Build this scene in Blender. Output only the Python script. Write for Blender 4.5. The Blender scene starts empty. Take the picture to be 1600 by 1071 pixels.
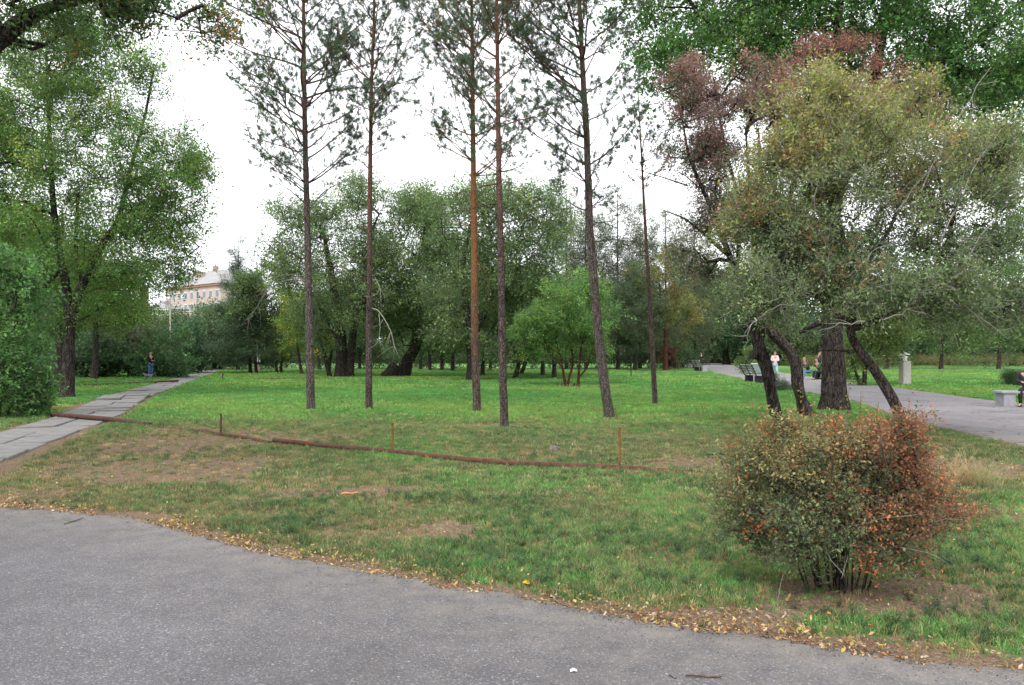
import bpy, math
import numpy as np
from mathutils import Vector, Matrix
R = math.radians
rng = np.random.default_rng(7)
C = bpy.context.scene.collection
sc = bpy.context.scene

# ------------------------------------------------------------------ camera, sky, sun, exposure
EYE, F, CX, HZ = 1.62, 1220.0, 800.0, 552.0
cam = bpy.data.objects.new('camera', bpy.data.cameras.new('camera')); C.objects.link(cam)
cam.location = (0, 0, EYE); cam.rotation_euler = (R(90), 0, 0)
cam.data.sensor_width = 36; cam.data.lens = 36*F/1600
cam.data.shift_y = 17/1600; cam.data.clip_end = 3000; cam.data.clip_start = 0.05
sc.camera = cam
w = bpy.data.worlds.new('World'); sc.world = w; w.use_nodes = True
nt = w.node_tree; nt.nodes.clear()
SUN_EL, SUN_ROT = R(52), R(205)
sky = nt.nodes.new('ShaderNodeTexSky'); sky.sky_type = 'NISHITA'; sky.sun_disc = False
sky.sun_elevation = SUN_EL; sky.sun_rotation = SUN_ROT; sky.air_density = 1.0; sky.dust_density = 2.0
mix = nt.nodes.new('ShaderNodeMix'); mix.data_type = 'RGBA'
tc = nt.nodes.new('ShaderNodeTexCoord'); mp = nt.nodes.new('ShaderNodeMapping'); mp.inputs['Scale'].default_value = (1, 1, 3)
no = nt.nodes.new('ShaderNodeTexNoise'); no.inputs['Scale'].default_value = 1.6; no.inputs['Detail'].default_value = 5
cr = nt.nodes.new('ShaderNodeMapRange'); cr.inputs['From Min'].default_value = .3; cr.inputs['From Max'].default_value = .6
cr.inputs['To Min'].default_value = .80; cr.inputs['To Max'].default_value = .97
nt.links.new(tc.outputs['Generated'], mp.inputs[0]); nt.links.new(mp.outputs[0], no.inputs[0])
nt.links.new(no.outputs[0], cr.inputs[0]); nt.links.new(cr.outputs[0], mix.inputs['Factor'])
nt.links.new(sky.outputs[0], mix.inputs['A']); mix.inputs['B'].default_value = (10.4, 10.6, 11.0, 1)
bg = nt.nodes.new('ShaderNodeBackground'); bg.inputs[1].default_value = 0.10
wo = nt.nodes.new('ShaderNodeOutputWorld')
nt.links.new(mix.outputs['Result'], bg.inputs[0]); nt.links.new(bg.outputs[0], wo.inputs[0])
sd = bpy.data.lights.new('sun', 'SUN'); sd.energy = 1.3; sd.angle = R(25); sd.color = (1, .96, .9)
so = bpy.data.objects.new('sun', sd); C.objects.link(so)
sv = Vector((math.sin(SUN_ROT)*math.cos(SUN_EL), math.cos(SUN_ROT)*math.cos(SUN_EL), math.sin(SUN_EL)))
so.rotation_euler = sv.to_track_quat('Z', 'Y').to_euler(); so.location = sv*100
sc.view_settings.view_transform = 'Standard'; sc.view_settings.look = 'None'
sc.view_settings.gamma = 1; sc.view_settings.use_curve_mapping = False; sc.view_settings.exposure = 1.15
sc.cycles.max_bounces = 8; sc.cycles.diffuse_bounces = 4; sc.cycles.transmission_bounces = 5; sc.cycles.transparent_max_bounces = 8

# ------------------------------------------------------------------ helpers
def gp(px, py):                                   # ground point seen at a pixel of the photograph
    Y = EYE*F/(py-HZ); return np.array([(px-CX)/F*Y, Y])
def at(px, py, Y):
    return np.array([(px-CX)/F*Y, Y, EYE-(py-HZ)/F*Y])
def _h(ix, iy, s):
    n = (ix*374761393 + iy*668265263 + s*974634777) & 0xffffffff
    n = ((n ^ (n >> 13))*1274126177) & 0xffffffff
    return ((n ^ (n >> 16)) & 0xffff)/65535.0
def vnoise(x, y, s=0):
    x = np.asarray(x, float); y = np.asarray(y, float)
    ix = np.floor(x).astype(np.int64); iy = np.floor(y).astype(np.int64)
    fx = x-ix; fy = y-iy; fx = fx*fx*(3-2*fx); fy = fy*fy*(3-2*fy)
    return (_h(ix, iy, s)*(1-fx)+_h(ix+1, iy, s)*fx)*(1-fy)+(_h(ix, iy+1, s)*(1-fx)+_h(ix+1, iy+1, s)*fx)*fy
def fbm(x, y, sc_=1.0, s=0, o=4):
    a, t, n = 1., 0., 0.
    for i in range(o):
        t = t+a*vnoise(np.asarray(x)/sc_*2**i, np.asarray(y)/sc_*2**i, s+i*17); n += a; a *= .5
    return t/n
def smooth(a, b, x):
    t = np.clip((x-a)/(b-a), 0, 1); return t*t*(3-2*t)

def unit(v): return v/(np.linalg.norm(v, axis=-1, keepdims=True)+1e-9)
def segs_np(A, B, ra, rb, n=4):
    D = B-A; L = np.linalg.norm(D, axis=1)+1e-9; D = D/L[:, None]; ref = np.where(np.abs(D[:, 2:3]) > .9, [[1., 0, 0]], [[0, 0, 1.]])
    U = np.cross(D, ref); U /= np.linalg.norm(U, axis=1)[:, None]+1e-9; W = np.cross(D, U); an = np.arange(n)*2*np.pi/n
    ring = np.cos(an)[None, :, None]*U[:, None]+np.sin(an)[None, :, None]*W[:, None]
    V = np.concatenate([A[:, None]-D[:, None]*ra[:, None, None]*.4+ring*ra[:, None, None], B[:, None]+ring*rb[:, None, None]], 1)
    b0 = np.arange(len(A))[:, None, None]*(2*n); k = np.arange(n); q = np.stack([k, (k+1) % n, n+(k+1) % n, n+k], -1)[None]
    return V.reshape(-1, 3), (b0+q).reshape(-1, 4)
def mesh_np(name, V, faces, mats, parent=None, loc=None, col=None, smooth_=False, sharedname=None):
    """faces: list of (F,k) int arrays. col: (nfaces,3)"""
    V = np.asarray(V, np.float32)
    if loc is not None: V = V-np.asarray(loc, np.float32)
    me = bpy.data.meshes.new(sharedname or name)
    fl = [np.asarray(f, np.int32) for f in faces if len(f)]
    me.vertices.add(len(V)); me.vertices.foreach_set('co', V.ravel())
    loops = np.concatenate([f.ravel() for f in fl])
    tot = np.concatenate([np.full(len(f), f.shape[1], np.int32) for f in fl])
    me.loops.add(len(loops)); me.loops.foreach_set('vertex_index', loops)
    me.polygons.add(len(tot)); me.polygons.foreach_set('loop_start', np.concatenate([[0], np.cumsum(tot)[:-1]]).astype(np.int32))
    me.polygons.foreach_set('use_smooth', np.full(len(tot), smooth_))
    me.update(calc_edges=True)
    if col is not None:
        a = me.attributes.new('col', 'FLOAT_COLOR', 'FACE')
        c4 = np.ones((len(tot), 4), np.float32); c4[:, :3] = np.clip(col, 0.003, .9); a.data.foreach_set('color', c4.ravel())
    for m in (mats if isinstance(mats, (list, tuple)) else [mats]): me.materials.append(m)
    o = bpy.data.objects.new(name, me); C.objects.link(o)
    if parent is not None: o.parent = parent
    if loc is not None and parent is None: o.location = loc
    return o
def tag(o, label=None, cat=None, group=None, kind=None):
    for k, v in (('label', label), ('category', cat), ('group', group), ('kind', kind)):
        if v: o[k] = v
    return o
def thing(name, loc, label, cat, group=None, rz=0.):
    o = bpy.data.objects.new(name, None); C.objects.link(o); o.location = loc; o.rotation_euler.z = rz
    o.empty_display_size = .3
    return tag(o, label, cat, group)
class MB:
    def __init__(s): s.V = []; s.F = {}; s.n = 0
    def add(s, v, fs):
        for f in fs: s.F.setdefault(len(f), []).append([i+s.n for i in f])
        s.V += [tuple(p) for p in v]; s.n += len(v); return s
    def box(s, c, size, rz=0, rx=0, ry=0, ch=0.0):
        hx, hy, hz = [k/2 for k in size]; M = Matrix.Translation(c) @ Matrix.Rotation(rz, 4, 'Z') @ Matrix.Rotation(ry, 4, 'Y') @ Matrix.Rotation(rx, 4, 'X')
        if ch <= 0:
            v = [M @ Vector((x*hx, y*hy, z*hz)) for z in (-1, 1) for x, y in ((-1, -1), (1, -1), (1, 1), (-1, 1))]
            return s.add(v, [(3, 2, 1, 0), (4, 5, 6, 7), (0, 1, 5, 4), (1, 2, 6, 5), (2, 3, 7, 6), (3, 0, 4, 7)])
        v = []
        for z, k in ((-hz, 0), (hz-ch, 0), (hz, ch)):
            v += [M @ Vector((x*(hx-k), y*(hy-k), z)) for x, y in ((-1, -1), (1, -1), (1, 1), (-1, 1))]
        f = [(3, 2, 1, 0), (8, 9, 10, 11)]
        for b in (0, 4): f += [(b+i, b+(i+1) % 4, b+4+(i+1) % 4, b+4+i) for i in range(4)]
        return s.add(v, f)
    def tube(s, pts, rad, n=8, cap=True):
        pts = [Vector(p) for p in pts]; rad = rad if hasattr(rad, '__len__') else [rad]*len(pts)
        v = []; m = len(pts); up = None
        for i, p in enumerate(pts):
            d = (pts[min(i+1, m-1)]-pts[max(i-1, 0)]).normalized()
            if up is None: up = d.orthogonal().normalized()
            up = (up-d*up.dot(d)).normalized(); q = d.cross(up)
            v += [p+(up*math.cos(a)+q*math.sin(a))*rad[i] for a in [2*math.pi*k/n for k in range(n)]]
        f = [(i*n+k, i*n+(k+1) % n, (i+1)*n+(k+1) % n, (i+1)*n+k) for i in range(m-1) for k in range(n)]
        if cap: f += [tuple(range(n-1, -1, -1)), tuple((m-1)*n+k for k in range(n))]
        return s.add(v, f)
    def build(s, name, mat, parent=None, loc=None, smooth_=False):
        return mesh_np(name, s.V, [np.array(f) for f in s.F.values()], mat, parent, loc, None, smooth_)

# ------------------------------------------------------------------ materials
def newmat(name):
    m = bpy.data.materials.new(name); m.use_nodes = True; t = m.node_tree; t.nodes.clear()
    out = t.nodes.new('ShaderNodeOutputMaterial'); b = t.nodes.new('ShaderNodeBsdfPrincipled')
    t.links.new(b.outputs[0], out.inputs[0]); b.inputs['Roughness'].default_value = .85
    b.inputs['Specular IOR Level'].default_value = .25
    return m, t, b, out
def N(t, typ, **kw):
    n = t.nodes.new(typ)
    for k, v in kw.items():
        if k in n.inputs.keys(): n.inputs[k].default_value = v
        else: setattr(n, k, v)
    return n
def ramp(t, fac, stops):
    r = t.nodes.new('ShaderNodeValToRGB'); e = r.color_ramp.elements
    while len(e) < len(stops): e.new(.5)
    for k, (p, c) in zip(e, stops): k.position = p; k.color = (*c, 1) if len(c) == 3 else c
    t.links.new(fac, r.inputs[0]); return r.outputs[0]
def mixc(t, f, a, b, mode='MIX'):
    m = t.nodes.new('ShaderNodeMix'); m.data_type = 'RGBA'; m.blend_type = mode
    for s_, v in ((m.inputs['Factor'], f), (m.inputs['A'], a), (m.inputs['B'], b)):
        if hasattr(v, 'is_linked') or hasattr(v, 'links'): t.links.new(v, s_)
        else: s_.default_value = v if not isinstance(v, tuple) else (*v, 1)
    return m.outputs['Result']
def noise(t, scale, detail=4, vec=None, rough=.55, coord='Object', stretch=None):
    n = N(t, 'ShaderNodeTexNoise', Scale=scale, Detail=detail, Roughness=rough)
    if vec is None:
        vec = t.nodes.new('ShaderNodeTexCoord').outputs[coord]
    if stretch:
        m = t.nodes.new('ShaderNodeMapping'); m.inputs['Scale'].default_value = stretch; t.links.new(vec, m.inputs[0]); vec = m.outputs[0]
    t.links.new(vec, n.inputs['Vector']); return n.outputs['Fac']
def bump(t, b, h, strength=.5, dist=.01):
    n = N(t, 'ShaderNodeBump', Strength=strength, Distance=dist); t.links.new(h, n.inputs['Height']); t.links.new(n.outputs[0], b.inputs['Normal']); return n

def mottled(name, c1, c2, scale=8, rough=.85, bstr=.4, bdist=.005, metal=0, stretch=None, spec=.25):
    m, t, b, _ = newmat(name)
    f = noise(t, scale, 6, stretch=stretch); c = ramp(t, f, [(.3, c1), (.7, c2)])
    t.links.new(c, b.inputs['Base Color']); b.inputs['Roughness'].default_value = rough; b.inputs['Metallic'].default_value = metal
    b.inputs['Specular IOR Level'].default_value = spec
    if bstr: bump(t, b, noise(t, scale*4, 5, stretch=stretch), bstr, bdist)
    return m
def leafmat(name, attr_type='GEOMETRY', attr='col', trans=.38, rough=.5, spec=.3):
    m, t, b, out = newmat(name)
    a = t.nodes.new('ShaderNodeAttribute'); a.attribute_type = attr_type; a.attribute_name = attr
    t.links.new(a.outputs['Color'], b.inputs['Base Color']); b.inputs['Roughness'].default_value = rough; b.inputs['Specular IOR Level'].default_value = spec
    tr = t.nodes.new('ShaderNodeBsdfTranslucent')
    c = mixc(t, 1.0, a.outputs['Color'], (1.2, 1.25, .8), 'MULTIPLY'); t.links.new(c, tr.inputs[0])
    mx = N(t, 'ShaderNodeMixShader'); mx.inputs[0].default_value = trans
    t.links.new(b.outputs[0], mx.inputs[1]); t.links.new(tr.outputs[0], mx.inputs[2]); t.links.new(mx.outputs[0], out.inputs[0])
    return m
def sprigmat(name, trans, rough):
    m = leafmat(name, trans=trans, rough=rough); t = m.node_tree; a = [n for n in t.nodes if n.type == 'ATTRIBUTE'][0]
    i = t.nodes.new('ShaderNodeAttribute'); i.attribute_type = 'INSTANCER'; i.attribute_name = 'tint'; links = [l.to_socket for l in a.outputs['Color'].links]
    c = mixc(t, 1.0, a.outputs['Color'], i.outputs['Color'], 'MULTIPLY')
    for l in links: t.links.new(c, l)
    return m
LEAF = leafmat('leaf'); SLEAF = sprigmat('sprig_leaf', .42, .5); NEEDLE = sprigmat('sprig_needle', .15, .6)
GRASS = leafmat('grass_blade', 'INSTANCER', 'tint', trans=.3, rough=.6, spec=.2)
LITTER = leafmat('dry_leaf', trans=.15, rough=.8, spec=.1)

def barkmat(name, lo, hi, orange=None, z0=3., z1=6., scale=9, plates=False):
    m, t, b, _ = newmat(name); oc = t.nodes.new('ShaderNodeTexCoord').outputs['Object']
    mp_ = t.nodes.new('ShaderNodeMapping'); mp_.inputs['Scale'].default_value = (1, 1, .5 if plates else .16); t.links.new(oc, mp_.inputs[0])
    wn = N(t, 'ShaderNodeTexNoise', Scale=6., Detail=3); t.links.new(oc, wn.inputs['Vector']); ws = t.nodes.new('ShaderNodeVectorMath'); ws.operation = 'SCALE'; ws.inputs['Scale'].default_value = .10; t.links.new(wn.outputs['Color'], ws.inputs[0])
    wa = t.nodes.new('ShaderNodeVectorMath'); wa.operation = 'ADD'; t.links.new(mp_.outputs[0], wa.inputs[0]); t.links.new(ws.outputs[0], wa.inputs[1])
    vo = N(t, 'ShaderNodeTexVoronoi', Scale=(26 if plates else 22), feature='DISTANCE_TO_EDGE'); t.links.new(wa.outputs[0], vo.inputs['Vector'])
    mr0 = N(t, 'ShaderNodeMapRange'); mr0.inputs['From Max'].default_value = .16; t.links.new(vo.outputs['Distance'], mr0.inputs[0])
    n1 = noise(t, scale, 7, stretch=(1.6, 1.6, .5), rough=.7); n2 = noise(t, scale*5, 5, stretch=(1.5, 1.5, .6))
    hs = N(t, 'ShaderNodeMath', operation='MULTIPLY_ADD'); t.links.new(mr0.outputs[0], hs.inputs[0]); hs.inputs[1].default_value = .30; t.links.new(n1, hs.inputs[2])
    c = ramp(t, hs.outputs[0], [(.40, tuple(k*.6 for k in lo)), (.62, lo), (.92, hi)])
    if orange:
        co = ramp(t, n2, [(.3, tuple(k*.55 for k in orange)), (.6, orange)])
        sx = t.nodes.new('ShaderNodeSeparateXYZ'); t.links.new(oc, sx.inputs[0])
        mr = N(t, 'ShaderNodeMapRange'); mr.inputs['From Min'].default_value = z0; mr.inputs['From Max'].default_value = z1
        ad = N(t, 'ShaderNodeMath', operation='ADD'); n3 = noise(t, 2.2, 5)
        ml = N(t, 'ShaderNodeMath', operation='MULTIPLY_ADD'); t.links.new(n3, ml.inputs[0]); ml.inputs[1].default_value = 5; ml.inputs[2].default_value = -2.5
        t.links.new(sx.outputs[2], ad.inputs[0]); t.links.new(ml.outputs[0], ad.inputs[1]); t.links.new(ad.outputs[0], mr.inputs[0])
        c = mixc(t, mr.outputs[0], c, mixc(t, .35, co, c))
    c = mixc(t, .55, c, ramp(t, n2, [(.3, (.55,)*3), (.7, (1.45,)*3)]), 'MULTIPLY')
    t.links.new(c, b.inputs['Base Color']); b.inputs['Roughness'].default_value = .95; b.inputs['Specular IOR Level'].default_value = .1
    s_ = N(t, 'ShaderNodeMath', operation='MULTIPLY_ADD'); t.links.new(n2, s_.inputs[0]); s_.inputs[1].default_value = .4; t.links.new(hs.outputs[0], s_.inputs[2])
    bump(t, b, s_.outputs[0], 1.0, .05); return m
BARK = barkmat('bark_grey_brown', (.035, .027, .023), (.13, .11, .10))
BARKD = barkmat('bark_dark', (.022, .018, .016), (.095, .08, .072), scale=7)
BARKP = barkmat('bark_pine_grey', (.06, .048, .042), (.20, .17, .15), (.17, .095, .07), 5., 9., scale=12, plates=True)
BARKO = barkmat('bark_pine_orange', (.06, .042, .036), (.19, .14, .12), (.36, .15, .055), 1.6, 4.0, scale=12, plates=True)
BARKR = barkmat('bark_pine_red', (.05, .036, .032), (.17, .13, .12), (.25, .115, .07), 3.6, 7, scale=12, plates=True)
DEADW = mottled('dead_wood', (.22, .20, .18), (.36, .33, .30), 20, .9, .3, .003)
DEADG = mottled('dead_wood_grey', (.08, .07, .065), (.17, .15, .14), 20, .9, .3, .003)
TWIG = mottled('twig', (.07, .055, .045), (.15, .12, .10), 30, .9, 0)
BARKT = barkmat('bark_reddish', (.05, .02, .014), (.16, .07, .045))

# asphalt
def asphalt(name, base, seams):
    m, t, b, _ = newmat(name)
    pos = t.nodes.new('ShaderNodeNewGeometry').outputs['Position']
    big = noise(t, .55, 5, pos); c = ramp(t, big, [(.3, tuple(k*.82 for k in base)), (.5, base), (.7, tuple(k*1.22 for k in base))])
    c = mixc(t, .5, c, ramp(t, noise(t, 3.2, 6, pos, .7), [(.3, (.72,)*3), (.5, (1,)*3), (.72, (1.3,)*3)]), 'MULTIPLY')
    v = N(t, 'ShaderNodeTexVoronoi', Scale=135); t.links.new(pos, v.inputs['Vector'])
    vc = t.nodes.new('ShaderNodeSeparateColor'); t.links.new(v.outputs['Color'], vc.inputs[0])
    g = ramp(t, vc.outputs[0], [(0, (.42, .42, .42)), (.5, (.95, .95, .95)), (.9, (1.25, 1.25, 1.25)), (.985, (2.7, 2.65, 2.6))])
    c = mixc(t, .8, c, g, 'MULTIPLY')
    v2 = N(t, 'ShaderNodeTexVoronoi', Scale=26); t.links.new(pos, v2.inputs['Vector'])
    vd = t.nodes.new('ShaderNodeSeparateColor'); t.links.new(v2.outputs['Color'], vd.inputs[0])
    lt = N(t, 'ShaderNodeMath', operation='GREATER_THAN'); t.links.new(vd.outputs[1], lt.inputs[0]); lt.inputs[1].default_value = .93
    l2 = N(t, 'ShaderNodeMath', operation='LESS_THAN'); t.links.new(v2.outputs['Distance'], l2.inputs[0]); l2.inputs[1].default_value = .2
    l3 = N(t, 'ShaderNodeMath', operation='MULTIPLY'); t.links.new(lt.outputs[0], l3.inputs[0]); t.links.new(l2.outputs[0], l3.inputs[1])
    l4 = N(t, 'ShaderNodeMath', operation='MULTIPLY'); t.links.new(l3.outputs[0], l4.inputs[0]); l4.inputs[1].default_value = .65
    c = mixc(t, l4.outputs[0], c, (.34, .33, .31))
    fine = noise(t, 160, 3, pos); c = mixc(t, .5, c, ramp(t, fine, [(.3, (.65, .65, .66)), (.7, (1.3, 1.3, 1.28))]), 'MULTIPLY')
    # dust near the edges: stored on the mesh
    at_ = t.nodes.new('ShaderNodeAttribute'); at_.attribute_name = 'dust'
    dn = noise(t, 5, 5, pos); dm = N(t, 'ShaderNodeMath', operation='MULTIPLY'); t.links.new(at_.outputs['Fac'], dm.inputs[0]); t.links.new(ramp(t, dn, [(.3, (.15,)*3), (.65, (1,)*3)]), dm.inputs[1])
    c = mixc(t, dm.outputs[0], c, (.20, .175, .15))
    if seams:
        vv = N(t, 'ShaderNodeTexVoronoi', Scale=seams, feature='DISTANCE_TO_EDGE'); 
        wv = N(t, 'ShaderNodeTexNoise', Scale=2.5, Detail=4); t.links.new(pos, wv.inputs['Vector'])
        ws = t.nodes.new('ShaderNodeVectorMath'); ws.operation = 'SCALE'; ws.inputs['Scale'].default_value = .8; t.links.new(wv.outputs['Color'], ws.inputs[0])
        wa = t.nodes.new('ShaderNodeVectorMath'); wa.operation = 'ADD'; t.links.new(pos, wa.inputs[0]); t.links.new(ws.outputs[0], wa.inputs[1]); t.links.new(wa.outputs[0], vv.inputs['Vector'])
        k = N(t, 'ShaderNodeMath', operation='LESS_THAN'); t.links.new(vv.outputs['Distance'], k.inputs[0]); k.inputs[1].default_value = .012
        kn = N(t, 'ShaderNodeMath', operation='MULTIPLY'); t.links.new(k.outputs[0], kn.inputs[0]); t.links.new(ramp(t, noise(t, .8, 2, pos), [(.42, (0,)*3), (.55, (.8,)*3)]), kn.inputs[1])
        c = mixc(t, kn.outputs[0], c, (.03, .03, .028))
    t.links.new(c, b.inputs['Base Color']); b.inputs['Roughness'].default_value = .88; b.inputs['Specular IOR Level'].default_value = .3
    s = N(t, 'ShaderNodeMath', operation='ADD'); t.links.new(vc.outputs[1], s.inputs[0]); t.links.new(fine, s.inputs[1])
    bump(t, b, s.outputs[0], .6, .004); return m
ASPH = asphalt('asphalt_road', (.094, .091, .098), 0)
ASPH2 = asphalt('asphalt_walk', (.165, .153, .16), .55)

# ground
GROUND, t, b, _ = newmat('ground_soil_and_turf')
pos = t.nodes.new('ShaderNodeNewGeometry').outputs['Position']
a = t.nodes.new('ShaderNodeAttribute'); a.attribute_name = 'cover'
a2 = t.nodes.new('ShaderNodeAttribute'); a2.attribute_name = 'turf'; 
n1 = noise(t, 7, 7, pos, .7); n2 = noise(t, 42, 5, pos, .7)
soil = ramp(t, n2, [(.28, (.045, .032, .022)), (.5, (.15, .105, .072)), (.68, (.27, .20, .14))])
turf = mixc(t, .8, a2.outputs['Color'], ramp(t, n2, [(.25, (.35, .35, .35)), (.5, (.95, .95, .95)), (.75, (1.5, 1.5, 1.4))]), 'MULTIPLY')
ad = N(t, 'ShaderNodeMath', operation='MULTIPLY_ADD'); t.links.new(n1, ad.inputs[0]); ad.inputs[1].default_value = 1.3; ad.inputs[2].default_value = -.65
ae = N(t, 'ShaderNodeMath', operation='ADD'); t.links.new(ad.outputs[0], ae.inputs[0]); t.links.new(a.outputs['Fac'], ae.inputs[1])
fm = N(t, 'ShaderNodeMapRange'); fm.inputs['From Min'].default_value = .35; fm.inputs['From Max'].default_value = .65; t.links.new(ae.outputs[0], fm.inputs[0])
t.links.new(mixc(t, fm.outputs[0], soil, turf), b.inputs['Base Color']); b.inputs['Roughness'].default_value = 1; b.inputs['Specular IOR Level'].default_value = .05
bump(t, b, n2, .8, .02)

RUST = mottled('rusty_steel', (.04, .021, .016), (.12, .05, .03), 14, .9, .5, .004)
RUSTY = mottled('rusty_post', (.08, .04, .012), (.24, .12, .03), 20, .85, .4, .003)
RUSTD = mottled('rusty_dark', (.03, .017, .014), (.10, .042, .03), 14, .9, .5, .004)
SLAB = mottled('path_concrete', (.12, .116, .11), (.205, .198, .19), 3, .92, .5, .004)
CONC = mottled('pale_concrete', (.34, .31, .28), (.48, .44, .40), 6, .9, .4, .004)
CONCG = mottled('grey_concrete', (.22, .22, .235), (.30, .30, .315), 6, .9, .3, .003)
WHITE = mottled('white_paint', (.6, .6, .6), (.8, .8, .8), 6, .7, .2, .002)
PALEBL = mottled('pale_blue_paint', (.5, .62, .68), (.68, .76, .8), 3, .6, 0)
BLACKM = mottled('black_iron', (.012, .012, .013), (.03, .03, .032), 10, .5, .1, .001)
SLATG = mottled('pale_grey_slat', (.20, .21, .21), (.32, .34, .34), 8, .7, .2, .002, stretch=(1, 1, 1))
WOODO = mottled('sawn_wood', (.35, .15, .06), (.5, .26, .11), 20, .8, .3, .003)
STUMPM = mottled('weathered_wood', (.06, .05, .045), (.2, .17, .15), 25, .9, .6, .006)
def plain(name, c, rough=.8, bs=.25, sc_=30): return mottled(name, tuple(k*.8 for k in c), tuple(min(k*1.15, .9) for k in c), sc_, rough, bs, .004)

# ------------------------------------------------------------------ ground, road, walks
edge_px = [(-120, 772), (0, 790), (60, 796), (130, 801), (200, 808), (260, 822), (350, 846), (450, 873), (560, 892), (630, 900), (700, 916), (770, 925), (850, 941), (1000, 967), (1200, 994), (1400, 1030), (1600, 1048), (1760, 1062)]
EP = np.array([gp(*p) for p in edge_px]); EP = np.vstack([[-60, 24], [-25, 13.5], EP, [6, 3.1], [9.0, 3.0], [14, 2.6], [60, 1.5]])
def road_edge(x): return np.interp(x, EP[:, 0], EP[:, 1]) + .10*(fbm(x, 0*x, .8, 3)-.5) + .10*(fbm(x, 0*x, .13, 5)-.5)
NEAR = np.array([[8.9, 2.5], [8.8, 9], [8.95, 13.6], [9.2, 16], [9.45, 18.3], [11.7, 27], [13.4, 43], [16.2, 60], [21.9, 99], [26, 125]])
FAR_ = np.array([[17.5, 2], [17, 16], [16.2, 24.7], [16.4, 27], [17.9, 36], [18.4, 41], [20.2, 52], [26.5, 86], [31, 112], [36, 125]])
def walk_l(y): return np.interp(y, NEAR[:, 1], NEAR[:, 0]) + .25*(fbm(y, 0*y, 1.6, 8)-.5)
def walk_r(y): return np.interp(y, FAR_[:, 1], FAR_[:, 0]) + .25*(fbm(y, 0*y, 1.6, 9)-.5)
PC = np.array([[-7.0, 8.2], [-8.4, 11.7], [-10.85, 20.0], [-14.15, 28.7], [-17.9, 40.7], [-24.0, 60], [-30, 78.5], [-33, 88]])
def path_dist(x, y):
    d = np.full(np.shape(x), 1e9)
    for p, q in zip(PC[:-1], PC[1:]):
        v = q-p; tt = np.clip(((x-p[0])*v[0]+(y-p[1])*v[1])/(v@v), 0, 1)
        d = np.minimum(d, np.hypot(x-p[0]-tt*v[0], y-p[1]-tt*v[1]))
    return d
def paved(x, y):                                # signed-ish distance to the nearest paving (metres, <0 inside)
    d = (y-road_edge(x))*.93
    inw = np.minimum(x-walk_l(y), walk_r(y)-x); dw = np.where(y < 125, -inw, 9)
    dc = np.abs(y-(90+.03*x))-1.3; dc = np.where(x < 30, dc, 9)
    return np.minimum(np.minimum(d, dw), np.minimum(path_dist(x, y)-.78, dc))
def blob(x, y, px, py, rx, ry):
    c = gp(px, py); Y = c[1]; ax = rx/F*Y; ay = ry*Y*Y/(EYE*F)
    return np.exp(-(((x-c[0])/ax)**2+((y-Y)/ay)**2))
BARE = [(330, 690, 170, 20, .62), (60, 775, 110, 14, .6), (260, 668, 70, 7, .4), (130, 635, 90, 12, .75), (230, 735, 150, 16, .55), (520, 657, 110, 8, .6), (540, 765, 110, 14, .5), (700, 825, 60, 14, .75), (560, 835, 130, 16, .5),
        (1340, 925, 150, 26, 1.1), (1150, 965, 100, 16, .8), (1530, 735, 90, 14, .8), (1580, 800, 60, 20, .5), (1480, 910, 80, 20, .5), (788, 664, 60, 5, .8), (800, 722, 120, 10, .35), (1160, 725, 110, 9, .6), (1330, 690, 120, 12, .5),
        (1450, 589, 110, 5, 1.0), (1350, 595, 60, 6, .6), (1050, 582, 60, 4, .7), (600, 592, 260, 3, .4), (105, 615, 120, 10, .5), (1400, 1000, 120, 18, .4), (850, 900, 80, 12, .4), (420, 800, 90, 10, .35), (1230, 760, 60, 40, .3)]
def cover(x, y):
    g = .62+.38*smooth(14, 24, y)
    g = g+(fbm(x, y, 2.2, 21)-.5)*1.1*(1-.75*smooth(18, 30, y))+(fbm(x, y, .5, 22)-.5)*.6*(1-.8*smooth(16, 30, y))
    for px, py, rx, ry, s_ in BARE: g = g-s_*blob(x, y, px, py, rx, ry)
    d = paved(x, y); g = g*smooth(-.05, .45, d+.25*(fbm(x, y, .6, 31)-.5)) if True else g
    return np.clip(g, 0, 1)
def turfcol(x, y):
    n = fbm(x, y, 3.5, 41)[..., None]; n2 = fbm(x, y, 1.0, 44)[..., None]
    lawn = np.array([.108, .25, .068]); yel = np.array([.175, .285, .075]); dull = np.array([.095, .155, .06]); dry = np.array([.17, .16, .085])
    m = smooth(13, 23, y)[..., None]
    nearc = dull+(lawn-dull)*smooth(.4, .68, n)+(dry-dull)*smooth(.52, .75, n2)*.6
    farc = lawn+(yel-lawn)*smooth(.42, .68, n)*.8
    band = (np.exp(-((y-23.5)/2.2)**2)*.5)[..., None]; farc = farc+(yel-farc)*band
    return nearc*(1-m)+farc*m
def gz(x, y):
    x = np.asarray(x, float); y = np.asarray(y, float)
    m = smooth(.1, 2.0, paved(x, y)); return m*(.16*(fbm(x, y, 5.5, 51)-.5)+.05*(fbm(x, y, 1.2, 52)-.5)*(y < 40)) - .002
def lat(start, end, f):
    v = [start]
    while v[-1] < end: v.append(v[-1]+f(v[-1]))
    return np.array(v)
xs = lat(0, 7, lambda v: .09); xs = np.concatenate([xs, lat(xs[-1], 700, lambda v: .035*v)[1:]]); xs = np.concatenate([-xs[:0:-1], xs])
ys = np.concatenate([lat(-60, 2.9, lambda v: 3.), lat(3, 6, lambda v: .08)]); ys = ys[(ys < 2.9) | (ys >= 3)]
ys = np.concatenate([ys, lat(ys[-1], 60, lambda v: .013*v)[1:]]); ys = np.concatenate([ys, lat(ys[-1], 1200, lambda v: .04*v)[1:]])
X, Y = np.meshgrid(xs, ys); Z = gz(X, Y)
nx, ny = len(xs), len(ys); I = np.arange(nx*ny).reshape(ny, nx)
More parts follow.
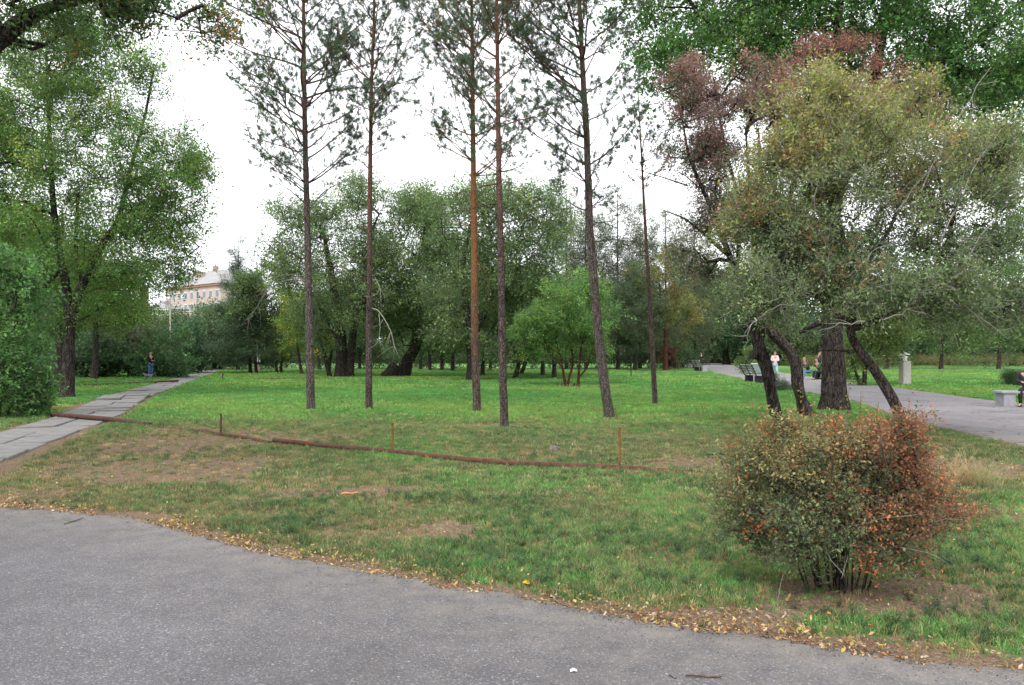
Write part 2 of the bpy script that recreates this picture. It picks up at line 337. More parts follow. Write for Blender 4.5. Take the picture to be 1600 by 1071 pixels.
q = np.stack([I[:-1, :-1], I[:-1, 1:], I[1:, 1:], I[1:, :-1]], -1).reshape(-1, 4)
ground = mesh_np('ground', np.stack([X, Y, Z], -1).reshape(-1, 3), [q], GROUND, smooth_=True); ground['kind'] = 'structure'
me = ground.data
me.attributes.new('cover', 'FLOAT', 'POINT').data.foreach_set('value', cover(X, Y).ravel().astype(np.float32))
c4 = np.ones((nx*ny, 4), np.float32); c4[:, :3] = turfcol(X, Y).reshape(-1, 3)*.75; me.attributes.new('turf', 'FLOAT_COLOR', 'POINT').data.foreach_set('color', c4.ravel())

def sheet(name, P, mat, dustf):                 # P: (rows, cols, 3)
    r_, c_ = P.shape[:2]; I = np.arange(r_*c_).reshape(r_, c_)
    q = np.stack([I[:-1, :-1], I[:-1, 1:], I[1:, 1:], I[1:, :-1]], -1).reshape(-1, 4)
    o = mesh_np(name, P.reshape(-1, 3), [q], mat, smooth_=True); o['kind'] = 'structure'
    o.data.attributes.new('dust', 'FLOAT', 'POINT').data.foreach_set('value', dustf.ravel().astype(np.float32)); return o
rx = np.concatenate([np.linspace(-60, -8, 60), np.arange(-7.95, 8, .035), np.linspace(8.1, 60, 60)])
re = road_edge(rx); offs = np.array([0, .03, .2, .5, 1, 2, 5, 12, 25, 60]); zz = np.array([-.02, .010, .012, .012, .012, .012, .012, .012, .012, .012])
P = np.stack([np.tile(rx, (10, 1)), re[None]-offs[:, None], np.tile(zz[:, None], (1, len(rx)))], -1)[::-1]
sheet('road', P, ASPH, np.tile(np.array([1, .9, .62, .42, .25, .12, 0, 0, 0, 0])[::-1, None], (1, len(rx))))
wy = np.concatenate([np.linspace(3.2, 12, 30), np.arange(12.1, 40, .12), np.arange(40, 125, .6)])
wl, wr = walk_l(wy), walk_r(wy)
ts = np.array([0, .006, .08, .3, .6, .9, .994, 1]); zt = np.array([-.02, .016, .017, .018, .018, .017, .016, -.02])
P = np.stack([wl[:, None]*(1-ts)+wr[:, None]*ts, np.tile(wy[:, None], (1, 8)), np.tile(zt, (len(wy), 1))], -1)
sheet('asphalt_path', P, ASPH2, np.tile(np.array([.9, .7, .15, 0, 0, .15, .7, .9]), (len(wy), 1)))
cx = np.linspace(-60, 30, 120); cy = 90+.03*cx
P = np.stack([np.tile(cx, (4, 1)), cy+np.array([-1.3, -1.25, 1.25, 1.3])[:, None]+.1*(fbm(cx, cx, 2., 4)-.5), np.tile(np.array([-.02, .02, .02, -.02])[:, None], (1, len(cx)))], -1)
sheet('cross_path', P, ASPH2, np.full(P.shape[:2], .1))

# concrete slab path: every slab is a piece of its own
pathroot = bpy.data.objects.new('slab_path', None); C.objects.link(pathroot); pathroot['kind'] = 'structure'
slabmeshes = []
for k in range(5):
    L, W = 1.10, .715; j = rng.normal(0, .016, (4, 2)); H = .07; ch = .012
    base = np.array([[-W/2, -L/2], [W/2, -L/2], [W/2, L/2], [-W/2, L/2]])+j
    v = []; 
    for z, s_ in ((-H, 0), (-ch, 0), (0, ch)):
        for (a_, b_) in base: v.append((a_-np.sign(a_)*s_, b_-np.sign(b_)*s_, z))
    f = [(8, 9, 10, 11)]+[(b_+i, b_+(i+1) % 4, b_+4+(i+1) % 4, b_+4+i) for b_ in (0, 4) for i in range(4)]
    o = MB().add(v, f).build('slab', SLAB, pathroot); slabmeshes.append(o)
seg = np.hypot(*np.diff(PC, axis=0).T); cum = np.concatenate([[0], np.cumsum(seg)]); s_ = .6; k = 0; row = 0
while s_ < cum[-1]-.6:
    c = np.array([np.interp(s_, cum, PC[:, i]) for i in (0, 1)]); e = np.array([np.interp(s_+.3, cum, PC[:, i]) for i in (0, 1)])-np.array([np.interp(s_-.3, cum, PC[:, i]) for i in (0, 1)])
    ang = math.atan2(e[1], e[0])-math.pi/2
    for side in (-1, 1):
        proto = slabmeshes[(k*3+row) % 5]; o = proto if k < 5 and not proto.get('used') else proto.copy()
        if o is proto: proto['used'] = 1
        else: C.objects.link(o); o.parent = pathroot
        off = side*.377+rng.normal(0, .012); sh = (.18 if side > 0 else 0)
        cc = c+np.array([math.cos(ang), math.sin(ang)])*off+np.array([-math.sin(ang), math.cos(ang)])*sh
        lift = .06 if 12 < s_ < 30 else .035
        z = .012+lift*rng.random()+(.06 if 19.4 < s_ < 22.5 else 0)
        o.location = (cc[0], cc[1], z); o.rotation_euler = (rng.normal(0, .012), rng.normal(0, .012), ang+rng.normal(0, .012)); k += 1
    s_ += 1.16; row += 1
for o in slabmeshes:
    if 'used' in o: del o['used']
for o in pathroot.children:
    if 'used' in o: del o['used']

# ------------------------------------------------------------------ grass (stuff): tuft variants instanced on points
protos = bpy.data.collections.new('tuft_prototypes')
def tuft(name, n, rad, h, wd, spread=.5, bent=True):
    a_ = rng.uniform(0, 2*np.pi, n); r_ = rad*np.sqrt(rng.random(n)); bx, by = r_*np.cos(a_), r_*np.sin(a_)
    hh = h*rng.uniform(.45, 1.15, n); la = rng.uniform(0, 2*np.pi, n); ln = hh*spread*rng.uniform(.2, 1.5, n)
    wa = rng.uniform(0, 2*np.pi, n); wx, wy_ = wd/2*np.cos(wa), wd/2*np.sin(wa)
    V = np.zeros((n, 5, 3)); V[:, 0] = np.stack([bx-wx, by-wy_, -.01+0*bx], -1); V[:, 1] = np.stack([bx+wx, by+wy_, -.01+0*bx], -1)
    mx_, my_ = bx+np.cos(la)*ln*.3, by+np.sin(la)*ln*.3
    V[:, 2] = np.stack([mx_+wx*.8, my_+wy_*.8, hh*.6], -1); V[:, 3] = np.stack([mx_-wx*.8, my_-wy_*.8, hh*.6], -1)
    V[:, 4] = np.stack([bx+np.cos(la)*ln, by+np.sin(la)*ln, hh], -1)
    b0 = np.arange(n)[:, None]*5
    o = mesh_np(name, V.reshape(-1, 3), [b0+np.array([[0, 1, 2, 3]]), b0+np.array([[3, 2, 4]])], GRASS)
    C.objects.unlink(o); protos.objects.link(o); return o
for i in range(4): tuft('tuft_a%d' % i, 16, .045, .05, .0042, .8)
for i in range(3): tuft('tuft_b%d' % i, 22, .09, .055, .008, .7)
for i in range(3): tuft('tuft_c%d' % i, 26, .17, .07, .016, .6)
for i in range(2): tuft('tuft_d%d' % i, 26, .34, .085, .034, .5)
for i in range(2): tuft('tuft_e%d' % i, 20, .05, .12, .006, .9)        # taller weeds
for i in range(2): tuft('tuft_f%d' % i, 90, .16, .42, .006, 1.1)       # dry clump
# weed sprig with small leaves
def sprig(name, n, h, ls):
    V = []; Fq = []
    for k in range(n):
        a_ = rng.uniform(0, 6.28); tl = rng.uniform(.2, .9); top = np.array([math.cos(a_)*tl*h*.7, math.sin(a_)*tl*h*.7, h*rng.uniform(.5, 1)])
        for j in range(9):
            p = top*(j+1)/9*np.array([1, 1, 1.0]); d = rng.normal(0, 1, 3); d[2] = abs(d[2])*.3; d /= np.linalg.norm(d); u = np.cross(d, [0, 0, 1]); u /= np.linalg.norm(u)+1e-6
            l_ = ls*rng.uniform(.6, 1.2); i0 = len(V); V += [p, p+d*l_*.5+u*l_*.22, p+d*l_, p+d*l_*.5-u*l_*.22]; Fq.append([i0, i0+1, i0+2, i0+3])
    o = mesh_np(name, np.array(V), [np.array(Fq)], GRASS); C.objects.unlink(o); protos.objects.link(o)
for i in range(2): sprig('tuft_g%d' % i, 10, .11, .022)
def scatter_group(names):
    ng = bpy.data.node_groups.new('scatter', 'GeometryNodeTree')
    ng.interface.new_socket('Geometry', in_out='INPUT', socket_type='NodeSocketGeometry'); ng.interface.new_socket('Geometry', in_out='OUTPUT', socket_type='NodeSocketGeometry')
    gi = ng.nodes.new('NodeGroupInput'); go = ng.nodes.new('NodeGroupOutput'); jn = ng.nodes.new('GeometryNodeJoinGeometry')
    for nm in names:
        oi = ng.nodes.new('GeometryNodeObjectInfo'); oi.inputs['Object'].default_value = bpy.data.objects[nm]; oi.inputs['As Instance'].default_value = False
        g2 = ng.nodes.new('GeometryNodeGeometryToInstance'); ng.links.new(oi.outputs['Geometry'], g2.inputs[0]); ng.links.new(g2.outputs[0], jn.inputs[0])
    ip = ng.nodes.new('GeometryNodeInstanceOnPoints'); ip.inputs['Pick Instance'].default_value = True
    def na(nm, dt):
        n_ = ng.nodes.new('GeometryNodeInputNamedAttribute'); n_.data_type = dt; n_.inputs[0].default_value = nm; return n_.outputs[0]
    ng.links.new(gi.outputs[0], ip.inputs['Points']); ng.links.new(jn.outputs[0], ip.inputs['Instance'])
    ng.links.new(na('idx', 'INT'), ip.inputs['Instance Index']); ng.links.new(na('rot', 'FLOAT_VECTOR'), ip.inputs['Rotation']); ng.links.new(na('scl', 'FLOAT_VECTOR'), ip.inputs['Scale'])
    ng.links.new(ip.outputs[0], go.inputs[0]); return ng
GRP = {}
for o in list(protos.objects): GRP.setdefault(o.name[5], []).append(o.name)
NV = {k: len(v) for k, v in GRP.items()}; GRP = {k: scatter_group(v) for k, v in GRP.items()}
def scatter(name, P, group, nvar, scl, tint, kind='stuff', rot=None, parent=None, loc=None):
    me = bpy.data.meshes.new(name); n = len(P); me.vertices.add(n)
    if loc is not None: P = P-np.asarray(loc)
    me.vertices.foreach_set('co', P.astype(np.float32).ravel())
    me.attributes.new('idx', 'INT', 'POINT').data.foreach_set('value', rng.integers(0, nvar, n).astype(np.int32))
    if rot is None: rot = np.zeros((n, 3), np.float32); rot[:, 2] = rng.uniform(0, 6.28, n); rot[:, :2] = rng.normal(0, .08, (n, 2))
    me.attributes.new('rot', 'FLOAT_VECTOR', 'POINT').data.foreach_set('vector', rot.astype(np.float32).ravel())
    s3 = scl if scl.ndim == 2 else np.repeat(scl[:, None], 3, 1)
    me.attributes.new('scl', 'FLOAT_VECTOR', 'POINT').data.foreach_set('vector', s3.astype(np.float32).ravel())
    t4 = np.ones((n, 4), np.float32); t4[:, :3] = np.clip(tint, .01, .8); me.attributes.new('tint', 'FLOAT_COLOR', 'POINT').data.foreach_set('color', t4.ravel())
    o = bpy.data.objects.new(name, me); C.objects.link(o); md = o.modifiers.new('scatter', 'NODES'); md.node_group = group
    if kind: o['kind'] = kind
    if parent is not None: o.parent = parent
    return o
def dir_euler(d, roll):
    ph = np.arctan2(d[:, 1], d[:, 0]); th = np.arccos(np.clip(d[:, 2], -1, 1)); cp, sp, ct, st, cr_, sr = np.cos(ph), np.sin(ph), np.cos(th), np.sin(th), np.cos(roll), np.sin(roll)
    r00 = cp*ct*cr_-sp*sr; r10 = sp*ct*cr_+cp*sr; r20 = -st*cr_; r21 = st*sr; r22 = ct
    return np.stack([np.arctan2(r21, r22), -np.arcsin(np.clip(r20, -1, 1)), np.arctan2(r10, r00)], -1)
SPR = {}
def sprig_group(kind, nlf, rel, asp, twr, pale=False):
    key = (kind, nlf, round(rel, 2), asp, round(twr, 3), pale)
    if key in SPR: return SPR[key]
    names = []
    for v in range(5):
        bend = rng.normal(0, .12, 2); tt = np.linspace(0, 1, 5); ax = np.stack([bend[0]*tt**2, bend[1]*tt**2, tt], -1)
        TV, TF = segs_np(ax[:-1], ax[1:], np.full(4, twr)*np.linspace(1, .5, 4), np.full(4, twr)*np.linspace(.85, .35, 4), 3)
        if kind == 'leaf':
            t_ = np.clip(np.linspace(.1, 1.0, nlf)+rng.uniform(-.04, .04, nlf), 0, 1); p = np.stack([bend[0]*t_**2, bend[1]*t_**2, t_], -1)
            sd = rng.normal(size=(nlf, 3)); sd[:, 2] *= .3; sd = unit(sd); p = p+sd*(rng.uniform(0, .22, (nlf, 1))*(t_[:, None] < .97)); ld = unit(sd+np.array([0, 0, .45])+rng.normal(0, .25, (nlf, 3)))
            wv = unit(np.cross(ld, unit(rng.normal(size=(nlf, 3))))); nn = unit(np.cross(wv, ld)); sz = (rel*rng.uniform(.65, 1.25, nlf))[:, None]
            V = np.stack([p, p+ld*sz*.45+wv*sz*asp*.5+nn*sz*.07, p+ld*sz, p+ld*sz*.45-wv*sz*asp*.5+nn*sz*.07], 1).reshape(-1, 3); F4 = np.arange(nlf*4).reshape(-1, 4)
        else:
            t_ = rng.uniform(.15, 1, nlf)**.8; p = np.stack([bend[0]*t_**2, bend[1]*t_**2, t_], -1); sd = rng.normal(size=(nlf, 3)); sd[:, 2] *= .4; ld = unit(unit(sd)+np.array([0, 0, .7]))
            wv = unit(np.cross(ld, rng.normal(size=(nlf, 3)))); sz = (rel*rng.uniform(.7, 1.15, nlf))[:, None]; V = np.stack([p-wv*sz*asp*.5, p+wv*sz*asp*.5, p+ld*sz], 1).reshape(-1, 3); F4 = np.arange(nlf*3).reshape(-1, 3)
        c1 = np.exp(rng.normal(0, .24, (nlf, 1)))*np.exp(rng.normal(0, .09, (nlf, 3)))*1.0
        fl = [F4, TF+len(V)] if F4.shape[1] == 4 else [TF+len(V), F4]; c1 = np.vstack([c1, np.ones((len(TF), 3))]) if F4.shape[1] == 4 else np.vstack([np.ones((len(TF), 3)), c1])
        mats = [SLEAF if kind == 'leaf' else NEEDLE, DEADW if pale else TWIG]; o = mesh_np('sprig', np.vstack([V, TV]), fl, mats, col=np.ones((len(c1), 3))*.5)
        c4 = np.ones((len(c1), 4), np.float32); c4[:, :3] = c1; o.data.attributes['col'].data.foreach_set('color', c4.ravel())
        mi = np.zeros(len(c1), np.int32); 
        if F4.shape[1] == 4: mi[len(F4):] = 1
        else: mi[:len(TF)] = 1
        o.data.polygons.foreach_set('material_index', mi); C.objects.unlink(o); protos.objects.link(o); names.append(o.name)
    SPR[key] = scatter_group(names); return SPR[key]
def jit(c, s_=.25): return c*np.exp(rng.normal(0, s_, (len(c), 1)))*np.exp(rng.normal(0, .08, c.shape))
for y0, y1, dens, kind in ((3.7, 9, 620, 'a'), (8.6, 18.5, 210, 'b'), (18, 36, 62, 'c'), (35, 75, 14, 'd')):
    ar = (y1-y0)*(.80*(y0+y1)+3); n = int(ar*dens); y = rng.uniform(y0, y1, n*2); x = rng.uniform(-1, 1, n*2)*(.80*y1+1.5); k = np.abs(x) < .80*y+1.5; x, y = x[k], y[k]
    g = cover(x, y); d = paved(x, y); keep = (rng.random(len(x)) < .16*(d > .3)+.04+1.0*smooth(.12, .62, g)) & (d > .0+.04*(kind != 'a')); x, y, g, d = x[keep], y[keep], g[keep], d[keep]
    tc_ = turfcol(x, y); dryp = rng.random(len(x)) < np.clip(.20-.18*smooth(14, 24, y)+.40*(1-g)*(y < 25), 0, 1)
    tc_[dryp] = np.array([.27, .22, .115]); tc_ = jit(tc_, .28)*1.05
    s_ = rng.uniform(.55, 1.25, len(x))*(.6+.5*g)
    scatter('grass', np.stack([x, y, gz(x, y)], -1), GRP[kind], NV[kind], s_, tc_)
    if kind in 'ab':                              # taller grass and weeds in patches
        for kk, pr in (('e', .05), ('g', .09)):
            m = (rng.random(len(x)) < pr*smooth(.42, .66, fbm(x, y, 1.1, 61)))
            scatter('weeds', np.stack([x[m], y[m], gz(x[m], y[m])], -1), GRP[kk], NV[kk], rng.uniform(.4, .95, m.sum()), jit(np.tile([.055, .11, .042], (m.sum(), 1)), .3))

# fallen leaves and twigs, as loose litter
def leaf_quads(p, size, flat=.25, asp=.42):
    n = len(p); a_ = rng.uniform(0, 2*np.pi, n); d = np.stack([np.cos(a_), np.sin(a_), rng.normal(0, flat, n)], -1); u = np.stack([-np.sin(a_), np.cos(a_), rng.normal(0, flat, n)], -1)
    s_ = size[:, None]; V = np.stack([p-d*s_*.5, p+u*s_*asp*.5+[0, 0, .003], p+d*s_*.5+[0, 0, .004], p-u*s_*asp*.5+[0, 0, .003]], 1)
    return V.reshape(-1, 3), np.arange(n*4).reshape(n, 4)
n = 20000; x = rng.uniform(-9, 8, n); dd = np.abs(rng.gamma(1.9, .12, n))-.12
y = road_edge(x)+dd; keep = rng.random(n) < np.clip(.1+3.2*(fbm(x, y, .45, 71)-.36), .05, 1)*smooth(-14, -3, x); x, y = x[keep], y[keep]
n2_ = 30000; y2 = rng.uniform(4.2, 24, n2_); x2 = rng.uniform(-1, 1, n2_)*(.8*y2+1); k2 = rng.random(n2_) < np.clip(1.1-cover(x2, y2)*1.3, .05, 1)*(path_dist(x2, y2) > .7)*(paved(x2, y2) > 0); x, y = np.concatenate([x, x2[k2]]), np.concatenate([y, y2[k2]])
on = paved(x, y) < 0; z = np.where(on, .016, gz(x, y)+.012+rng.random(len(x))*.03)
V, Fq = leaf_quads(np.stack([x, y, z], -1), np.clip(rng.lognormal(-4.0, .42, len(x)), .007, .05), .45, .5)
pal = np.array([[.34, .23, .09], [.38, .27, .14], [.30, .15, .06], [.16, .09, .055], [.42, .34, .24], [.22, .08, .04], [.45, .33, .07]])
col = .9*pal[rng.choice(7, len(x), p=[.20, .20, .16, .20, .12, .07, .05])]*np.exp(rng.normal(0, .25, (len(x), 1)))
mesh_np('fallen_leaves', V, [Fq], LITTER, col=col)['kind'] = 'stuff'
n = 7000; x = rng.uniform(-9, 8, n); dd = rng.exponential(.16, n)-.03; y = road_edge(x)-dd; x3 = rng.uniform(-6, 6, 500); y3 = rng.uniform(2.8, 8, 500); k3 = y3 < road_edge(x3)
x = np.concatenate([x, x3[k3]]); y = np.concatenate([y, y3[k3]]); s_ = rng.uniform(.0015, .006, len(x))
p = np.stack([x, y, np.full(len(x), .012)], -1); tet = np.array([[1, 0, 0], [-.5, .8, 0], [-.6, -.7, 0], [0, 0, .8]])
V = (p[:, None]+tet[None]*s_[:, None, None]*rng.uniform(.6, 1.5, (len(x), 4, 1))).reshape(-1, 3); b0 = np.arange(len(x))[:, None]*4
Fq = np.concatenate([b0+np.array([[0, 1, 3]]), b0+np.array([[1, 2, 3]]), b0+np.array([[2, 0, 3]])])
cc = np.tile(np.array([[.09, .07, .055], [.2, .16, .12], [.05, .035, .03], [.35, .3, .25]])[rng.choice(4, len(x), p=[.4, .3, .25, .05])], (3, 1))
mesh_np('soil_crumbs', V, [Fq], LITTER, col=cc)['kind'] = 'stuff'

# ------------------------------------------------------------------ trees
def resample(pts, rad, step):
    pts = np.asarray(pts, float); s_ = np.concatenate([[0], np.cumsum(np.linalg.norm(np.diff(pts, axis=0), axis=1))])
    n = max(2, int(s_[-1]/step)+1); q = np.linspace(0, s_[-1], n)
    # smooth (Catmull-Rom style) by interpolating then averaging
    P = np.stack([np.interp(q, s_, pts[:, i]) for i in range(3)], -1); r_ = np.interp(q, s_, rad)
    for _ in range(max(1, int(.25/step))):
        if n > 3: P[1:-1] = (P[:-2]+2*P[1:-1]+P[2:])/4
    return P, r_
def tube_np(P, r, n=12, rough=.0, seed=0, flare=0.):
    m = len(P); D = np.gradient(P, axis=0); D /= np.linalg.norm(D, axis=1)[:, None]+1e-9
    up = np.cross(D[0], [1, 0, 0]); 
    if np.linalg.norm(up) < .1: up = np.cross(D[0], [0, 1, 0])
    up /= np.linalg.norm(up); V = np.zeros((m, n, 3)); an = np.arange(n)*2*np.pi/n; s_ = 0
    for i in range(m):
        up = up-D[i]*(up@D[i]); up /= np.linalg.norm(up); q_ = np.cross(D[i], up)
        if i: s_ += np.linalg.norm(P[i]-P[i-1])
        rr = r[i]*(1+rough*2*(fbm(np.cos(an)*2+seed*7, np.sin(an)*2+s_*.9, .8, seed)-.5)+rough*(vnoise(an*n/2., an*0+s_*3, seed+3)-.5))
        if flare: rr = rr*(1+flare*np.exp(-s_/(r[0]*1.1))*(.7+.6*np.abs(np.sin(an*2.5+seed))))
        V[i] = P[i]+rr[:, None]*(np.cos(an)[:, None]*up+np.sin(an)[:, None]*q_)
    I = np.arange(m*n).reshape(m, n); J = np.roll(I, -1, 1)
    return V.reshape(-1, 3), np.stack([I[:-1], J[:-1], J[1:], I[1:]], -1).reshape(-1, 4)
class Mesh:
    def __init__(s): s.V = []; s.F = []; s.n = 0
    def add(s, V, Fq): s.V.append(V); s.F.append(Fq+s.n); s.n += len(V)

def in_ell(n, ell, shell=.35, lump=True):
    if not lump:
        w_ = np.array([e[3]*e[4]*e[5]*(e[6] if len(e) > 6 else 1) for e in ell])**.75; k = rng.choice(len(ell), n, p=w_/w_.sum()); E = np.array([e[:6] for e in ell])[k]
        d = unit(rng.normal(size=(n, 3))); r_ = (shell+(1.05-shell)*rng.random(n)**.6)[:, None]; return E[:, :3]+d*r_*E[:, 3:6]
    if n > 150 and lump != 'all': return np.vstack([in_ell(int(n*.45), ell, shell, False), in_ell(n-int(n*.45), ell, shell, 'all')])
    w_ = np.array([e[3]*e[4]*e[5]*(e[6] if len(e) > 6 else 1) for e in ell]); w_ = w_**.75; k = rng.choice(len(ell), n, p=w_/w_.sum()); E = np.array([e[:6] for e in ell])[k]
    m = max(8, n//7); kl = rng.choice(len(ell), m, p=w_/w_.sum()); El = np.array([e[:6] for e in ell])[kl]; d = unit(rng.normal(size=(m, 3))); r_ = (shell+(1.04-shell)*rng.random(m)**.6)[:, None]
    L = El[:, :3]+d*r_*El[:, 3:6]*np.where(rng.random((m, 1)) < .10, 1.2, rng.uniform(.8, 1.08, (m, 1))); j = rng.integers(0, m, n); return L[j]+np.clip(rng.normal(size=(n, 3)), -1.6, 1.6)*El[j, 3:6]*np.array([.22, .22, .14])
def grow(seeds, attr, step, upb=.25, zpen=.6):
    """seeds: list of (pts, rad). returns nodes, parent"""
    P = []; par = []; rr = []
    for pts, rad in seeds:
        for i, (p, r_) in enumerate(zip(pts, rad)): P.append(p); par.append(-2); rr.append(r_)
    n0 = len(P); cap = 20000; A = np.zeros((cap, 3)); A[:n0] = P; n = n0; Dn = np.zeros((cap, 3)); Dn[:, 2] = 1
    seedz = A[:n0]; dist = np.min(np.linalg.norm(attr[:, None]-seedz[None, ::max(1, n0//60)], axis=2), axis=1); order = np.argsort(dist+rng.random(len(dist))*.3)
    ends = np.zeros(len(attr), int)
    for k in order:
        a_ = attr[k]; dv = a_-A[:n]; L = np.linalg.norm(dv, axis=1); c = L+zpen*np.maximum(0, A[:n, 2]-a_[2]+.1*L)
        j = int(np.argmin(c)); d = L[j]; m = max(1, int(math.ceil(d/step))); p0 = A[j].copy(); mid = p0+(a_-p0)*.5+np.array([0, 0, upb*d*.35])+rng.normal(0, .06*d, 3)
        prev = j
        for i in range(1, m+1):
            t_ = i/m; q_ = (1-t_)**2*p0+2*t_*(1-t_)*mid+t_*t_*a_
            if n >= cap: break
            A[n] = q_; par.append(prev); prev = n; n += 1
        ends[k] = prev
    cnt = np.zeros(n); 
    for e in ends: cnt[e] += 1
    par = np.array(par[:n]); 
    for i in range(n-1, n0-1, -1):
        cnt[par[i]] += cnt[i]
    return A[:n], par, cnt, n0, ends
def make_crown(ctr, outd, R_, ntw, nlf, size, pal, wts, asp, droop, zone, up, cvar, twr, root, loc, pale=False):
    n = len(ctr); T = n*ntw; o = np.repeat(outd, ntw, 0); d = unit(unit(rng.normal(size=(T, 3)))+o*.6+np.array([0, 0, up-droop*2.2])); c = np.repeat(ctr, ntw, 0)+rng.normal(0, R_*.3, (T, 3))
    L = R_*rng.uniform(.55, 1.2, T); pal = np.array(pal, float); base = pal[rng.choice(len(pal), n, p=np.array(wts)/sum(wts))]
    if zone is not None: base = zone(ctr, base)
    base = base*np.exp(rng.normal(0, cvar, (n, 1))); tn = np.repeat(base, ntw, 0)*np.exp(rng.normal(0, .13, (T, 1)))*np.exp(rng.normal(0, .06, (T, 3)))
    if zone is None: tn = np.where((rng.random(T) < .1)[:, None], pal[rng.choice(len(pal), T)], tn)
    c[:, 2] = np.maximum(c[:, 2], loc[2]+.06)
    tn = tn*1.32; tn = tn*.9+tn.mean(1, keepdims=True)*.1
    scatter('crown', c, sprig_group('leaf', nlf, size/R_, asp, twr/R_, pale), 5, L, tn, None, dir_euler(d, rng.uniform(0, 6.28, T)), root, loc)
GREEN = [[.060, .125, .026], [.085, .155, .032], [.045, .095, .026], [.11, .16, .035]]
NTW, LS = 1.9, 1.2
def tree(name, label, base, seeds_px, ell, n_att, ntw, nlf, R_, size, pal=GREEN, wts=(4, 3, 2, 1), bark=None, sides=10, asp=.45, droop=.0, zone=None, up=.35, group=None, rt=.007, cat='tree',
         step=.35, shell=.35, zpen=.6, upb=.25, rough=.12, flare=.35, tw=True, twr=.0028, cvar=.16, parent=None, bseg=4, dens=1., pale=False, lump=True):
    """seeds_px: list of ([(px,py[,dY])...], [radii]); ell: (px,py,dY, rx_px, ry_px, rdepth_m[,weight]); base (px,py)"""
    global rng; rng = np.random.default_rng(int(abs(base[0]*131+base[1]*17))+len(ell))
    bx, by = gp(*base); bz = float(gz(bx, by)); Y0 = by
    def w3(p): return at(p[0], p[1], Y0+(p[2] if len(p) > 2 else 0))
    bark = bark or BARK; S = []; M_ = Mesh(); stems = []
    for i, (pts, rad) in enumerate(seeds_px):
        P = np.array([w3(p) for p in pts]); 
        if i == 0 or pts[0][1] >= base[1]-2: P[0, 2] = bz-.12
        st = .12 if sides > 9 else .3
        P, r_ = resample(P, rad, st); V, Fq = tube_np(P, r_, sides, rough, i+int(bx*7) % 50, flare if (i == 0 or pts[0][1] >= base[1]-2) else 0)
        if i == 0 or pts[0][1] >= base[1]-2: stems.append((V, Fq))
        else: M_.add(V, Fq)
        k = max(1, int(.3/st)); lo = int(len(P)*.25) if i == 0 else 0; S.append((P[lo::k], r_[lo::k]))
    E = []
    for e in ell:
        c = w3(e); Ye = Y0+e[2]; E.append((c[0], c[1], c[2], e[3]/F*Ye, e[5], e[4]/F*Ye, e[6] if len(e) > 6 else 1))
    att = in_ell(n_att, E, shell, lump); att[:, 2] = np.maximum(att[:, 2], bz+.12)
    nodes, par, cnt, n0, ends = grow(S, att, step, upb, zpen)
    idx = np.arange(n0, len(nodes)); pr = par[idx]; rad_c = rt*np.sqrt(np.maximum(cnt[idx], 1)); rad_p = np.where(pr >= n0, rt*np.sqrt(np.maximum(cnt[pr], 1)), rad_c*1.15); rad_p = np.minimum(rad_p, rad_c*1.5)
    V, Fq = segs_np(nodes[pr], nodes[idx], rad_p, rad_c, bseg); M_.add(V, Fq)
    ctr0 = np.average(np.array([e[:3] for e in E]), axis=0, weights=[e[3]*e[5]*e[4] for e in E]); od = unit(att-ctr0)
    loc = np.array([bx, by, bz])
    root = thing(name, loc, label, cat, group)
    if len(stems) > 1:
        for V, Fq in stems: mesh_np('stem' if cat != 'tree' else 'trunk', V, [Fq], bark, root, loc, smooth_=True)
        mesh_np('branches', np.vstack(M_.V), [np.vstack(M_.F)], bark, root, loc, smooth_=True)['kind'] = 'stuff'
    else: M_.add(*stems[0]); mesh_np('trunk', np.vstack(M_.V), [np.vstack(M_.F)], bark, root, loc, smooth_=True)
    make_crown(att, od, R_, max(1, int(round(ntw*NTW*dens))), nlf, size*LS, pal, wts, asp, droop, zone, up, cvar, twr, root, loc, pale)
    return root, ctr0

